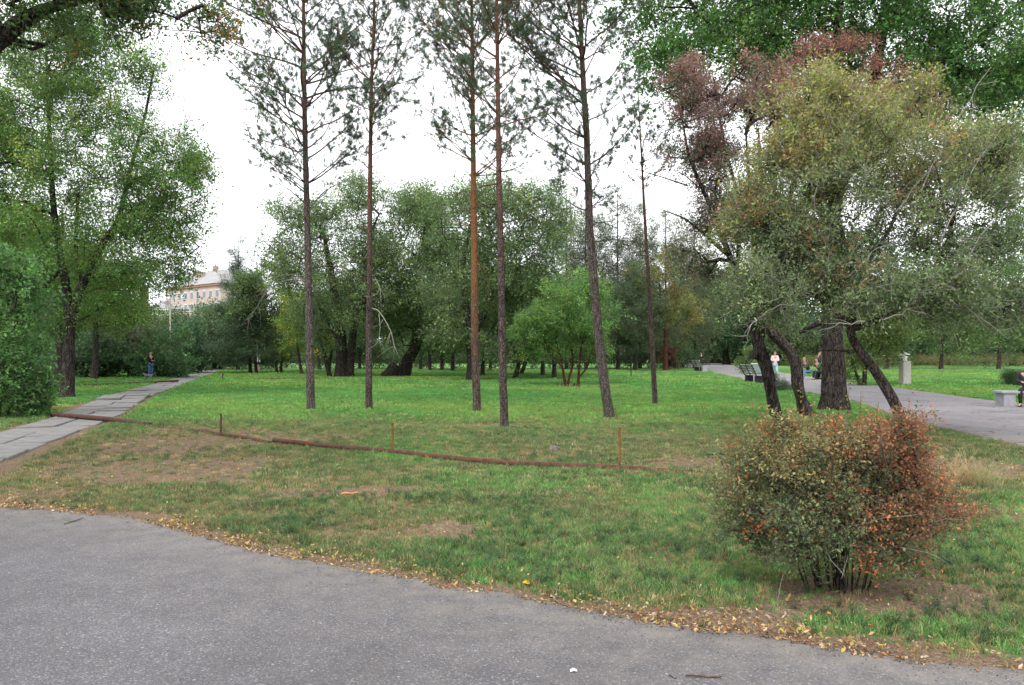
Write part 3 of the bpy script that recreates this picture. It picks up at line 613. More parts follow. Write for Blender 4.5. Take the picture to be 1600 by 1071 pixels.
def pine(label, base, trunk_px, r0, top_z, zdead, zgreen, Lmax, bark, dens=1., bias=0., seedk=0, tufts=True, deadn=1.0, lean=0):
    bx, by = gp(*base); bz = float(gz(bx, by)); r = np.random.default_rng(100+seedk)
    P = [at(p[0], p[1], by) for p in trunk_px]; P[0][2] = bz-.1
    last, prev = P[-1], P[-2]; d = (last-prev)/(last[2]-prev[2])
    if top_z > last[2]: P.append(last+d*(top_z-last[2]))
    P = np.array(P); H = P[-1, 2]; rad = r0*np.clip(1-np.clip((P[:, 2]-bz)/(H-bz), 0, 1)**1.15, .05, 1)
    P, rr = resample(P, rad, .14); M_ = Mesh(); V, Fq = tube_np(P, rr, 12, .13, seedk, .25); M_.add(V, Fq)
    A, B, ra, rb = [], [], [], []; TP, TD = [], []; dead = Mesh()
    z = zdead
    while z < H-.25:
        i = int(np.argmin(np.abs(P[:, 2]-z))); green = z > zgreen; f_ = (z-zgreen)/(H-zgreen); nb = r.integers(2, 5) if green else (1 if r.random() < .8*deadn else 0)
        for _ in range(nb):
            az = r.uniform(0, 2*np.pi)
            if bias and r.random() < abs(bias): az = (0 if bias > 0 else np.pi)+r.normal(0, .6)
            prof = (.55+.45*min(1, f_*3.5))*(1-.80*max(0, f_-.25)/.75) if green else r.uniform(.3, .75)
            L = Lmax*prof*r.uniform(.55, 1.1); el = R(22+32*f_+r.normal(0, 9)) if green else R(r.normal(12, 14))
            d0 = np.array([math.cos(az)*math.cos(el), math.sin(az)*math.cos(el), math.sin(el)]); b0_ = P[i].copy(); m = 9
            rb0 = min(.006+.0085*L, rr[i]*.6); pts = [b0_]; dd_ = d0.copy()
            for k in range(m):
                cur = .05 if green else -.06
                dd_ = unit(dd_+np.array([0, 0, cur])+r.normal(0, .09, 3)); pts.append(pts[-1]+dd_*L/m)
            pts = np.array(pts); rk = rb0*np.linspace(1, .28, m+1)
            A += list(pts[:-1]); B += list(pts[1:]); ra += list(rk[:-1]); rb += list(rk[1:])
            ns = int((12 if green else 4)*dens*max(.5, L/1.6))
            for _s in range(ns):
                t_ = r.uniform(.25 if green else .35, 1); k = t_*m; k0 = min(int(k), m-1); q = pts[k0]+(pts[k0+1]-pts[k0])*(k-k0); bd = unit(pts[k0+1]-pts[k0])
                sdv = r.normal(0, 1, 3); sdv[2] = sdv[2]*.5+(.35 if green else -.1); sd_ = unit(bd*.8+unit(sdv)); l2 = L*r.uniform(.12, .36)*(1.15-.6*t_)+.1
                mid = q+sd_*l2*.5+r.normal(0, .03, 3); e = q+sd_*l2+np.array([0, 0, .10*l2 if green else -.15*l2]); r2 = max(.0035, rb0*.3)
                A += [q, mid]; B += [mid, e]; ra += [r2, r2*.8]; rb += [r2*.8, r2*.5]
                if green and tufts:
                    nt_ = max(2, int(l2/.10))
                    for j in range(nt_+2):
                        u_ = .45+.55*min(1, (j+1)/nt_); tp = (1-u_)**2*q+2*u_*(1-u_)*mid+u_*u_*e+r.normal(0, .035, 3); TP.append(tp); TD.append(unit(e-q))
                elif not green and r.random() < .8:
                    for _j in range(3):
                        u_ = r.uniform(.3, 1); q2 = q+(e-q)*u_; e2 = q2+unit(sd_+r.normal(0, .6, 3))*l2*.4; A.append(q2); B.append(e2); ra.append(.003); rb.append(.0015)
        z += (r.uniform(.26, .46) if green else r.uniform(.28, .6))
    V, Fq = segs_np(np.array(A), np.array(B), np.array(ra), np.array(rb), 4); M_.add(V, Fq)
    loc = np.array([bx, by, bz]); root = thing('pine_tree', loc, label, 'pine tree', 'tall bare-trunked pines on the lawn')
    mesh_np('trunk', np.vstack(M_.V), [np.vstack(M_.F)], bark, root, loc, smooth_=True)
    if TP:
        TP, TD = np.array(TP), np.array(TD); kk = rng.random(len(TP)) < .52; TP, TD = TP[kk], TD[kk]; n = len(TP)
        d = unit(TD+rng.normal(0, .5, TD.shape)+[0, 0, .35])
        base_ = np.array([[.07, .12, .07], [.085, .14, .065], [.058, .10, .065], [.12, .14, .06]])[rng.choice(4, n, p=[.4, .3, .2, .1])]*np.exp(rng.normal(0, .22, (n, 1)))
        scatter('crown', TP, sprig_group('needle', 46, .62, .10, .02), 5, rng.uniform(.10, .175, n), base_, None, dir_euler(d, rng.uniform(0, 6.28, n)), root, loc)
    return root
pine('leftmost tall pine with grey scaly trunk and wide dead lower branches', (486, 642), [(486, 645), (483, 500), (480, 350), (476, 180), (474, 0), (474, -60)], .122, 17.5, 3.4, 5.6, 3.3, BARKP, .9, -.22, 1, deadn=1.3)
pine('slender straight pine second from left with a broken hanging dead branch', (576, 642), [(576, 645), (577, 480), (578, 300), (580, 150), (585, 0), (588, -60)], .100, 16., 4.2, 6.6, 2.4, BARKR, .95, .1, 2)
pine('pine with bright orange bark along the middle of its trunk', (746, 644), [(746, 647), (742, 540), (741, 400), (739, 200), (737, 0), (737, -60)], .112, 17., 4.6, 6.2, 2.7, BARKO, 1.0, -.1, 3)
pine('slightly crooked pine just right of the orange-barked one, standing nearest', (788, 666), [(788, 669), (786, 600), (784, 500), (783, 400), (780, 300), (778, 150), (776, 0), (775, -60)], .092, 14.5, 4.0, 5.4, 2.3, BARKR, 1.0, .1, 4)
pine('thick dark pine leaning left, its trunk curving up past the light green tree', (953, 652), [(953, 655), (943, 590), (935, 520), (926, 420), (921, 350), (917, 220), (910, 100), (905, 0), (902, -60)], .130, 16.5, 4.0, 5.0, 3.0, BARKP, 1.0, -.25, 5)
pine('thin sparse pine with bare whippy top, rightmost of the tall pines', (1024, 632), [(1024, 635), (1020, 560), (1016, 480), (1008, 350), (1001, 220), (995, 100)], .085, 11.2, 4.4, 6.6, 1.6, BARKR, .7, 0, 6)

# broken pale dead branch hanging from the second pine (part of that pine)
p2 = [o for o in bpy.data.objects if o.name.startswith('pine_tree')][1]
def hang(parent, pts_px, Y, rad=.012):
    m = MB(); P = [at(a_, b_, Y)-np.array(parent.location) for a_, b_ in pts_px]; m.tube(P, list(np.linspace(rad, rad*.3, len(P))), 6)
    r = np.random.default_rng(5)
    for i in range(2, len(P)-1):
        for _ in range(2):
            d = unit(r.normal(0, 1, 3)+np.array([0, 0, -1.2])); q = np.array(P[i]); m.tube([q, q+d*.25+r.normal(0, .03, 3), q+d*.5+r.normal(0, .08, 3)], [.006, .004, .002], 4)
    m.build('dead_branch', DEADW, parent, smooth_=True)['kind'] = 'stuff'
Yp = p2.location.y
hang(p2, [(578, 438), (588, 437), (594, 450), (596, 490)], Yp, .016)
hang(p2, [(578, 481), (590, 484), (600, 497), (611, 518), (616, 540), (624, 560)], Yp, .018)
hang(p2, [(592, 490), (594, 510), (592, 530), (598, 552)], Yp, .01)

# ---- left side
tree('elm_tree', 'big green elm with forked trunk standing left of the slab path', (105, 621),
     [([(105, 624), (107, 560), (109, 500), (103, 440), (92, 390), (82, 310), (77, 200), (72, 80)], [.25, .21, .18, .14, .12, .10, .07, .04]),
      ([(108, 520), (122, 460), (140, 420), (160, 380), (185, 345), (205, 260), (228, 175), (240, 110)], [.16, .15, .13, .12, .10, .07, .05, .03]),
      ([(185, 345), (225, 312), (265, 318), (300, 345)], [.07, .05, .035, .02]), ([(97, 420), (62, 455), (30, 470)], [.06, .05, .03]), ([(128, 440), (118, 380), (122, 300)], [.09, .07, .05])],
     [(60, 170, 0, 120, 130, 2.6), (20, 280, 0, 110, 130, 2.6, 1.3), (150, 130, 0, 90, 90, 2.2, 1.2), (200, 100, 0, 60, 50, 1.6, 1.4), (10, 150, 0, 90, 110, 2.4, 1.2), (170, 220, 0, 110, 120, 2.6), (235, 300, -.3, 75, 95, 2.0, 1.8), (260, 390, 0, 45, 45, 1.4, 1.6), (90, 360, .5, 130, 100, 2.6), (200, 400, .5, 100, 55, 2.4), (110, 85, 0, 90, 60, 2.0), (235, 130, 0, 28, 40, .8, .4), (20, 480, .5, 90, 50, 2.4), (160, 460, 1., 80, 40, 2.0), (285, 260, 0, 36, 70, 1.0, 1.8), (300, 335, 0, 28, 40, .8, .5)],
     1050, 7, 14, .62, .090, pal=[[.075, .165, .028], [.10, .19, .034], [.055, .12, .026], [.15, .20, .035]], wts=(4, 3, 2, 1), sides=14, droop=.1, bark=BARKD, rt=.0065)
tree('overhanging_tree', 'near dark-limbed tree whose branches hang into the upper left corner', (-330, 770),
     [([(-330, 773), (-310, 560), (-290, 330), (-240, 200)], [.24, .21, .18, .17]), ([(-240, 200), (-100, 130), (-10, 70), (35, 30), (80, 10), (150, -5), (230, -40), (330, -80)], [.14, .11, .10, .09, .065, .045, .035, .02]),
      ([(150, -5), (200, 10), (260, 20), (320, 50)], [.035, .02, .012, .006]), ([(-290, 330), (-380, 100), (-420, -150)], [.14, .11, .07])],
     [(120, -30, 0, 160, 60, 1.2, 1.6), (230, 10, .3, 110, 30, .8, 1.6), (150, 45, .5, 50, 40, .7, .8), (330, -30, .2, 90, 45, .8), (-60, -60, 0, 180, 120, 1.6), (-380, -200, 0, 300, 250, 2.5), (20, -20, -.3, 60, 50, .8)],
     520, 6, 11, .32, .052, pal=[[.045, .10, .028], [.06, .125, .03], [.28, .13, .035], [.09, .14, .03]], wts=(6, 5, .9, 1), sides=12, droop=.3, bark=BARKD, rt=.006, asp=.4)
tree('leafy_shrub', 'tall broad-leaved shrub at the left edge by the start of the rusty pipe', (-5, 652),
     [([(-5, 655), (5, 600), (15, 540), (30, 480)], [.06, .05, .04, .02]), ([(-12, 655), (-30, 590), (-50, 500)], [.06, .045, .02]), ([(5, 654), (30, 610), (50, 560)], [.04, .03, .015])],
     [(0, 520, 0, 75, 85, 1.3), (30, 470, 0, 55, 50, 1.0), (-40, 560, 0, 80, 90, 1.3), (15, 620, 0, 42, 35, .9, 2), (30, 560, 0, 50, 50, .9), (-10, 440, 0, 70, 50, 1.2), (40, 600, 0, 35, 40, .8, 1.5)],
     330, 6, 10, .36, .085, pal=[[.07, .16, .045], [.09, .185, .05], [.055, .12, .04]], wts=(4, 3, 2), dens=.8, asp=.55, sides=8, cat='shrub', rt=.005)
small = [('slim green tree with thin dark trunk, left of the thick leaning trunk', (60, 602), .16, 330, 95, [[.075, .15, .03], [.10, .17, .035]]),
         ('green tree with a thick leaning trunk just behind the big forked elm', (92, 597), .36, 300, 120, [[.07, .14, .03], [.09, .17, .032]]),
         ('tree with short grey trunk in front of the dark hedge, right of the forked elm', (147, 593), .22, 430, 75, [[.12, .17, .03], [.09, .155, .032]]),
         ('dim trunk tree half hidden behind the leafy shrub at the left edge', (27, 609), .22, 380, 80, [[.06, .13, .03], [.08, .15, .03]])]
small.append(('tall green tree at the far left edge, its crown merging with the forked elm', (-45, 606), .26, 60, 110, [[.085, .165, .035], [.11, .18, .04]]))
for lb, bs, r0, top, wd, pl in small:
    bx, by = bs; cy = (top+500)/2
    tree('broadleaf_tree', lb, bs, [([(bx, by+2), (bx+3, by-45), (bx+2, 500), (bx+6, cy), (bx+5, top+20)], [r0, r0*.8, r0*.7, r0*.45, .03])],
         [(bx, cy, 0, wd, (515-top)/2, 2.8), (bx+wd*.5, cy+30, 1, wd*.6, (500-top)/3, 2.0), (bx-wd*.4, cy-10, -1, wd*.6, (500-top)/3, 2.)], 190, 5, 9, .75, .15, pal=pl, wts=(1, 1), sides=8, group='trees behind the big forked elm', droop=.1, rt=.009, tw=False)
# ---- hedge shrubs on the left
shr = [('dark green hedge shrub nearest the forked elm trunk', (128, 590), 45, 62, [[.03, .07, .03], [.04, .085, .035]]), ('dark hedge shrub between the grey trunk and the standing man', (175, 589), 42, 70, [[.028, .062, .03], [.038, .08, .034]]),
       ('brownish twiggy shrub right behind the man in black jacket', (225, 588), 36, 78, [[.05, .06, .035], [.06, .075, .04]]), ('big-leaved bright shrub at the bend of the slab path', (258, 590), 42, 66, [[.05, .11, .045], [.065, .135, .055]]),
       ('tall dark lilac-like shrub right of the big-leaved one', (292, 583), 30, 82, [[.03, .075, .035], [.045, .1, .045]]), ('dark shrub filling the gap behind the big-leaved one', (272, 584), 34, 84, [[.032, .07, .034], [.04, .09, .04]])]
for lb, bs, wd, ht, pl in shr:
    bx, by = bs
    tree('hedge_shrub', lb, bs, [([(bx+o_*.25, by+1), (bx+o_*.6, by-ht*.3), (bx+o_, by-ht*.75)], [.05, .04, .02]) for o_ in (-wd*.5, -wd*.1, wd*.35)],
         [(bx, by-ht*.5, 0, wd, ht*.5, 1.7), (bx-wd*.3, by-ht*.28, -.3, wd*.8, ht*.28, 1.5), (bx+wd*.35, by-ht*.3, -.3, wd*.7, ht*.3, 1.4)], 170, 4, 9, .5, .14, pal=pl, wts=(1, 1), sides=6, cat='shrub', group='hedge shrubs beside the slab path', asp=.55, tw=False, cvar=.25, zpen=.2)
# ---- conifers and mixed trees around the far end of the slab path
def conifer(lb, bs, top, wd, r0=.16, pal=[[.035, .07, .035], [.045, .085, .035], [.028, .055, .03]], low=None, n=240, name='bushy_pine_tree', group='bushy conifers at the far lawn', size=.20):
    bx, by = bs; low = low or by-25; h = low-top; el = []
    for k in range(9):
        f_ = k/8; el.append((bx+(-1)**k*wd*.15, low-h*(.08+.84*f_), 0, wd*(1-.82*f_), h*.10, 1.9*(1-.75*f_), 1+2.5*f_**2))
    return tree(name, lb, bs, [([(bx, by+1), (bx-2, low), (bx+1, (low+top)/2), (bx, top)], [r0, r0*.75, r0*.5, .02])], el, n, 5, 11, .55, size, pal=pal, wts=[1]*len(pal), sides=8, asp=.13, group=group, bark=BARKD, up=.1, droop=.1, rt=.009, tw=False, upb=.1, lump=False, dens=1.25)
conifer('pointed dark conifer with a spiky top rising above the bushy pine', (372, 577), 372, 42, .2, low=560, n=280)
conifer('wide bushy pine with low drooping boughs right of the slab path end', (392, 584), 425, 62, .17, low=568, n=380)
conifer('short dim pine at the very end of the slab path', (345, 577), 478, 40, .15, low=568, n=240)
FARR = [('light green far tree right of the concrete pillar', (1470, 577), 400, 75, [[.085, .145, .05], [.10, .16, .055]]), ('mid green far tree above the low juniper', (1560, 577), 350, 80, [[.075, .135, .045], [.09, .15, .05]]), ('tall far tree left of the concrete pillar behind the path', (1385, 576), 380, 70, [[.07, .12, .05], [.085, .14, .055]])]
for lb, bs, top, wd, pl in [('grey-green tree below the pink house, left part', (300, 578), 490, 48, [[.06, .10, .045], [.075, .12, .055]]), ('grey-green loose tree right in front of the pink house', (335, 576), 474, 44, [[.05, .095, .04], [.07, .12, .045]]),
                            ('pale olive tree between the brick chimney and the lamp post', (245, 579), 492, 42, [[.09, .13, .05], [.075, .11, .045]]), ('dark twiggy tree above the standing man', (225, 581), 500, 50, [[.045, .055, .03], [.06, .085, .035]]),
                            ('green tree closing the view behind the forked elm', (120, 578), 440, 90, [[.075, .14, .035], [.06, .12, .03]]), ('green tree at far left behind the leafy shrub', (20, 580), 420, 90, [[.07, .13, .035], [.055, .11, .03]])]+FARR:
    bx, by = bs
    tree('broadleaf_tree', lb, bs, [([(bx, by+1), (bx+2, by-30), (bx, top+20)], [.2, .15, .03])], [(bx, (top+565)/2, 0, wd, (565-top)/2, 3.5), (bx+wd*.4, (top+580)/2+5, 0, wd*.7, (560-top)/3, 3.)], 170, 5, 9, 1.0, .24, pal=pl, wts=[1]*len(pl), sides=6, group='far trees closing the park', rt=.012, tw=False, zpen=.3, cvar=.2)
tree('yellowing_tree', 'small yellow-green tree on two thin trunks between the white post and leftmost pine', (433, 583),
     [([(433, 585), (430, 555), (432, 500)], [.13, .11, .05]), ([(439, 585), (440, 555), (450, 510)], [.13, .1, .05])],
     [(440, 520, 0, 38, 38, 2.2), (465, 535, -1, 25, 25, 1.6), (415, 515, 0, 22, 25, 1.6), (455, 480, 0, 25, 25, 1.6)], 190, 5, 10, .6, .15, pal=[[.17, .22, .03], [.11, .18, .032], [.34, .31, .04], [.08, .14, .03]], wts=(3, 4, 1.5, 3), sides=8, tw=False)
tree('yellowing_tree', 'yellow-green tree on a slanting trunk just left of the leftmost pine', (470, 586),
     [([(472, 588), (467, 560), (463, 520)], [.14, .11, .05])], [(468, 500, 0, 32, 40, 2.0), (488, 520, 0, 22, 30, 1.5)], 120, 5, 10, .6, .15, pal=[[.13, .20, .03], [.09, .16, .03], [.28, .27, .04]], wts=(3, 4, 1), sides=8, tw=False)

# ---- central elms
ELM = [[.082, .14, .048], [.102, .168, .054], [.064, .112, .044], [.135, .185, .06]]
tree('elm_tree', 'large dark-trunked elm with pale second trunk, behind the two left pines', (535, 590),
     [([(533, 592), (534, 560), (532, 520), (520, 440), (505, 360)], [.44, .38, .34, .25, .1]), ([(545, 592), (548, 560), (552, 520), (570, 430), (585, 350)], [.30, .27, .23, .16, .08]),
      ([(530, 530), (500, 480), (465, 420)], [.2, .14, .06]), ([(516, 591), (508, 560), (498, 520)], [.16, .13, .07])],
     [(500, 400, 0, 85, 75, 4.5), (560, 370, 0, 85, 85, 4.5), (470, 350, 0, 50, 50, 3.0), (535, 310, 0, 60, 35, 3), (585, 440, -.5, 60, 65, 3.5), (520, 490, -1, 75, 48, 3.5), (440, 410, 0, 36, 40, 2.6)],
     620, 5, 12, .95, .14, pal=ELM, sides=12, bark=BARKD, rt=.012, tw=True, twr=.006, droop=.2)
tree('elm_tree', 'elm on a short thick black trunk leaning right beside a dark stump', (630, 588),
     [([(628, 590), (636, 565), (648, 545), (655, 500), (650, 420)], [.48, .43, .38, .28, .12]), ([(650, 540), (690, 490), (710, 430)], [.3, .2, .1])],
     [(640, 420, 0, 75, 80, 4.5), (680, 360, 0, 70, 70, 4.5), (600, 480, 0, 50, 60, 3.5), (690, 480, 0, 60, 60, 3.5), (650, 520, -1, 70, 30, 3.0), (655, 315, 1, 50, 35, 3.)],
     540, 5, 12, 1.0, .145, pal=ELM, sides=12, bark=BARKD, rt=.012, tw=True, twr=.006, droop=.2)
tree('elm_tree', 'wide elm with hidden trunk filling the view behind the orange-barked pine', (736, 596),
     [([(737, 598), (737, 560), (730, 500), (722, 420), (735, 350)], [.3, .26, .22, .16, .08]), ([(735, 540), (770, 460), (810, 390)], [.18, .12, .06])],
     [(740, 380, 0, 80, 85, 3.8), (810, 360, 0, 70, 75, 3.8), (850, 330, .5, 45, 50, 2.6), (760, 310, 0, 70, 35, 2.8), (720, 460, 0, 60, 60, 3.0), (800, 460, 0, 65, 60, 3.0), (860, 420, 0, 50, 60, 2.8), (770, 520, 0, 70, 35, 2.6)],
     580, 5, 12, .9, .13, pal=ELM, wts=(4, 3, 3, 2), sides=10, bark=BARKD, rt=.011, tw=True, twr=.006, droop=.25)
for lb, bs, top, wd, lean in [('thin dark trunk tree right of the black leaning trunk', (657, 577), 430, 45, 0), ('pale thin trunk tree behind the lawn, left of the reddish one', (672, 580), 450, 40, -1), ('reddish grey trunk tree midway between slender pine and orange pine', (690, 580), 400, 50, 1),
                         ('thin black trunk tree left of the orange-barked pine', (707, 581), 430, 45, 1), ('dark trunk tree seen between the orange pine and its crooked neighbour', (754, 587), 380, 60, 0), ('thin straight trunk tree beside the bright gap between two pines', (766, 579), 420, 50, 1),
                         ('thin tree with slanting second stem right of the crooked pine', (803, 592), 440, 50, 8), ('twisted pale stem tree left of the light green tree', (812, 586), 420, 55, 12), ('dark trunk tree hidden behind the light green tree, left one', (848, 588), 430, 55, 0),
                         ('short trunk tree hidden behind the light green tree, nearer one', (866, 591), 450, 45, 0), ('thin trunk tree half hidden by the leftmost pine', (500, 577), 440, 45, -4), ('thin leaning trunk tree just right of the leftmost pine', (513, 580), 440, 45, 4), ('thin trunk tree left of the broken-branch pine', (562, 576), 420, 50, 0)]:
    bx, by = bs; 
    tree('broadleaf_tree', lb, bs, [([(bx, by+1), (bx+lean, by-25), (bx+lean*2, 500), (bx+lean*2, top+10)], [.17, .14, .10, .03])], [(bx+lean*2, (top+535)/2, 0, wd, (540-top)/2, 3.0), (bx+lean, 520, 0, wd*.9, 26, 2.8)], 130, 5, 9, 1.0, .22, pal=[[.048, .095, .03], [.062, .115, .034], [.04, .075, .028]], wts=(1, 1, 1), sides=7, bark=BARKD if int(bx) % 2 else BARK, group='slim trees behind the open lawn', rt=.012, tw=False, zpen=.3, cvar=.22)
tree('light_green_tree', 'small light green tree with several crooked stems rising from a ring of rusty stubs', (893, 603),
     [([(886, 604), (881, 592), (879, 570), (868, 530)], [.09, .07, .055, .03]), ([(888, 604), (888, 588), (897, 572), (890, 520), (885, 470)], [.08, .06, .05, .04, .02]), ([(903, 602), (904, 585), (906, 560), (915, 500)], [.08, .065, .05, .03]), ([(906, 588), (918, 575), (925, 545), (940, 500)], [.045, .04, .035, .02]), ([(879, 575), (868, 560), (850, 530)], [.04, .03, .02])],
     [(890, 490, 0, 60, 48, 1.9), (850, 510, 0, 45, 35, 1.5), (935, 495, 0, 40, 45, 1.5), (865, 545, 0, 42, 22, 1.3), (925, 540, 0, 36, 25, 1.2), (900, 455, 0, 38, 22, 1.2), (835, 500, 0, 25, 25, 1.0)],
     340, 6, 11, .5, .105, pal=[[.085, .18, .045], [.11, .215, .05], [.065, .14, .038], [.15, .23, .045]], wts=(4, 3, 2, 1), sides=8, bark=BARKT, asp=.4, rt=.006, shell=.25)
# stubs around it
bx, by = gp(893, 605); st = thing('pruned_stubs', (bx, by, float(gz(bx, by))), 'ring of reddish pruned stubs and litter at the foot of the light green tree', 'stump'); m = MB(); r = np.random.default_rng(3)
for k in range(46):
    a_ = r.uniform(0, 6.28); q = np.array([math.cos(a_)*r.uniform(.2, .65), math.sin(a_)*r.uniform(.1, .4), -.03]); m.tube([q, q+np.array([r.normal(0, .05), r.normal(0, .05), r.uniform(.07, .22)])], [.025, .015], 5)
m.build('stub', BARKT, st)['kind'] = 'stuff'
for lb, bs, top, wd, pl, sz in [('grey-brown thin-leaved tree behind the leaning pine, left one', (915, 578), 330, 48, [[.07, .085, .05], [.055, .085, .045]], .17), ('grey-brown thin-leaved tree behind the leaning pine, right one', (965, 577), 300, 52, [[.075, .085, .055], [.06, .09, .045]], .17),
                                ('pale grey-green twiggy tree filling the gap right of the wide elm', (885, 576), 300, 50, [[.075, .10, .05], [.085, .115, .05]], .16), ('bluish grey-green tree just left of the thin right pine', (1000, 575), 330, 50, [[.065, .09, .055], [.075, .105, .055]], .16), ('olive-grey tree at the left side of the purple-leaved tree', (1085, 575), 350, 55, [[.08, .10, .05], [.09, .12, .05]], .17), ('dark conifer-like tree low behind the light green tree', (935, 576), 440, 60, [[.035, .06, .032], [.045, .075, .035]], .2), ('dim tree with trunk on the lawn right of the leaning pine', (992, 580), 420, 42, [[.05, .085, .04], [.06, .1, .04]], .18),
                                ('sparse grey-green tree rising behind the thin right pine', (1040, 576), 330, 55, [[.07, .09, .05], [.085, .11, .045]], .15)]:
    bx, by = bs
    tree('broadleaf_tree', lb, bs, [([(bx, by+1), (bx+1, by-30), (bx, (top+540)/2), (bx, top)], [.2, .16, .1, .03])], [(bx, (top+545)/2, 0, wd, (560-top)/2, 3.4), (bx-wd*.3, 500, 0, wd*.8, 50, 3.)], 380, 5, 10, .85, sz, pal=pl, lump=False, wts=[1]*len(pl), sides=7, bark=BARKD, dens=1.1, group='muted trees behind the leaning pine', rt=.012, twr=.006, zpen=.3, asp=.3, shell=.2)
tree('yellowing_tree', 'olive-yellow tree beside the thin right pine with a reddish leaning limb', (1040, 580),
     [([(1040, 582), (1040, 555), (1040, 520), (1032, 470), (1030, 430)], [.24, .2, .16, .1, .04]), ([(1026, 568), (1032, 555), (1038, 540)], [.1, .1, .1])],
     [(1035, 455, 0, 48, 48, 2.4), (1065, 480, 0, 40, 40, 2.2), (1005, 440, 0, 30, 30, 1.6), (1050, 420, 0, 38, 25, 1.8), (1020, 500, 0, 30, 25, 1.8)], 220, 5, 10, .6, .14, pal=[[.14, .14, .035], [.10, .13, .035], [.17, .13, .04], [.08, .11, .035]], wts=(3, 3, 1.5, 2), sides=9, bark=BARKT, rt=.009, twr=.005, shell=.2)
tree('brown_shrub', 'dark reddish-brown pointed shrub by the start of the asphalt path', (1047, 577), [([(1047, 578), (1047, 560), (1046, 545)], [.06, .05, .02])], [(1047, 561, 0, 9, 15, .8)], 60, 5, 9, .35, .13, pal=[[.06, .035, .025], [.09, .05, .03]], wts=(1, 1), sides=6, cat='shrub', tw=False)
# right far
tree('broadleaf_tree', 'dark green layered tree at the far turn of the asphalt path', (1135, 569.5), [([(1135, 570), (1133, 545), (1125, 500), (1110, 460)], [.5, .42, .3, .1]), ([(1135, 545), (1160, 500), (1180, 470)], [.25, .2, .1])],
     [(1110, 490, 0, 60, 45, 6), (1165, 480, 0, 55, 55, 6), (1130, 455, 0, 60, 40, 6), (1090, 520, 0, 40, 30, 5), (1165, 525, 0, 60, 28, 5), (1210, 490, 0, 50, 60, 6)], 420, 5, 11, 1.7, .34, pal=[[.045, .095, .04], [.055, .115, .045], [.038, .075, .034]], wts=(1, 1, 1), sides=8, bark=BARKD, rt=.02, tw=False, droop=.3)
tree('broadleaf_tree', 'yellow-green bushy tree on the lawn right of the thick trunk', (1350, 602), [([(1350, 604), (1352, 570), (1355, 530)], [.12, .1, .04]), ([(1345, 603), (1335, 575), (1330, 545)], [.07, .06, .03])],
     [(1360, 530, 0, 45, 38, 1.8), (1335, 565, 0, 26, 34, 1.2), (1385, 520, 0, 34, 26, 1.4), (1350, 495, 0, 45, 28, 1.6)], 200, 5, 10, .5, .115, pal=[[.10, .15, .035], [.13, .16, .04], [.07, .12, .035]], wts=(2, 1, 2), sides=8)
tree('leafy_shrub', 'small shrub leaning over the asphalt path behind the slatted bench', (1178, 584), [([(1178, 586), (1172, 570), (1168, 560)], [.04, .03, .02])], [(1174, 566, 0, 18, 16, 1.1)], 70, 5, 9, .5, .12, pal=[[.07, .12, .035], [.09, .14, .04]], wts=(1, 1), sides=6, cat='shrub', tw=False)
tree('juniper_shrub', 'low dark juniper on the lawn behind the concrete bench', (1592, 604), [([(1592, 605), (1590, 598), (1585, 590)], [.05, .04, .02]), ([(1594, 605), (1602, 596), (1612, 590)], [.05, .04, .02])], [(1590, 594, 0, 18, 8, .7), (1608, 590, 0, 16, 9, .7)], 150, 5, 11, .28, .07, pal=[[.035, .075, .035], [.05, .10, .04]], wts=(1, 1), sides=6, cat='shrub', asp=.2, tw=False)
tree('juniper_shrub', 'small bluish-green juniper between the two bent trunks', (1222, 611), [([(1222, 612), (1220, 603), (1214, 596)], [.03, .02, .01])], [(1218, 598, 0, 13, 10, .5), (1222, 606, 0, 15, 6, .5)], 80, 5, 10, .2, .06, pal=[[.06, .12, .07], [.08, .14, .085]], wts=(1, 1), sides=6, cat='shrub', asp=.2, tw=False)

# ---- the right foreground group
def on_z(z0, z1): return lambda z: smooth(z0, z1, z)
big, _ = tree('big_maple_tree', 'huge green tree on a thick straight furrowed trunk behind the bush', (1303, 641),
     [([(1303, 644), (1302, 590), (1301, 520), (1300, 430), (1298, 330), (1296, 230)], [.34, .315, .30, .28, .25, .22]), ([(1298, 330), (1345, 200), (1368, 120), (1380, 40), (1390, -60), (1400, -250)], [.20, .17, .15, .13, .10, .05]),
      ([(1297, 300), (1295, 180), (1305, 80), (1312, 0), (1320, -150), (1330, -350)], [.19, .15, .12, .11, .09, .04]), ([(1298, 360), (1250, 230), (1200, 150), (1150, 80), (1090, 20), (1040, -60)], [.17, .13, .10, .08, .06, .03]), ([(1345, 200), (1440, 120), (1530, 60), (1620, -20)], [.12, .09, .07, .03]),
      ([(1300, 500), (1275, 505), (1250, 520)], [.10, .08, .05])],
     [(1100, 40, 0, 110, 75, 2.2), (1060, 110, 0, 55, 60, 1.2, .6), (1240, 30, 0, 120, 70, 2.6), (1400, 60, .5, 130, 80, 2.8), (1540, 70, 0, 110, 90, 2.4), (1300, -120, 0, 320, 130, 3.6, .8), (1300, -320, 0, 260, 130, 3.4, .5), (1480, 160, 0, 90, 50, 1.8), (1590, 150, .5, 70, 70, 1.5, .8), (1180, 130, .5, 60, 50, 1.4, .6), (1000, 10, 0, 55, 50, 1.0), (1440, 200, 1., 90, 60, 1.6, .6)],
     1250, 7, 12, .58, .095, pal=[[.060, .145, .034], [.078, .175, .038], [.048, .115, .032], [.105, .20, .04]], wts=(4, 3, 3, 1), sides=16, bark=BARKD, rt=.0075, asp=.5, droop=.2, rough=.16, flare=.5)
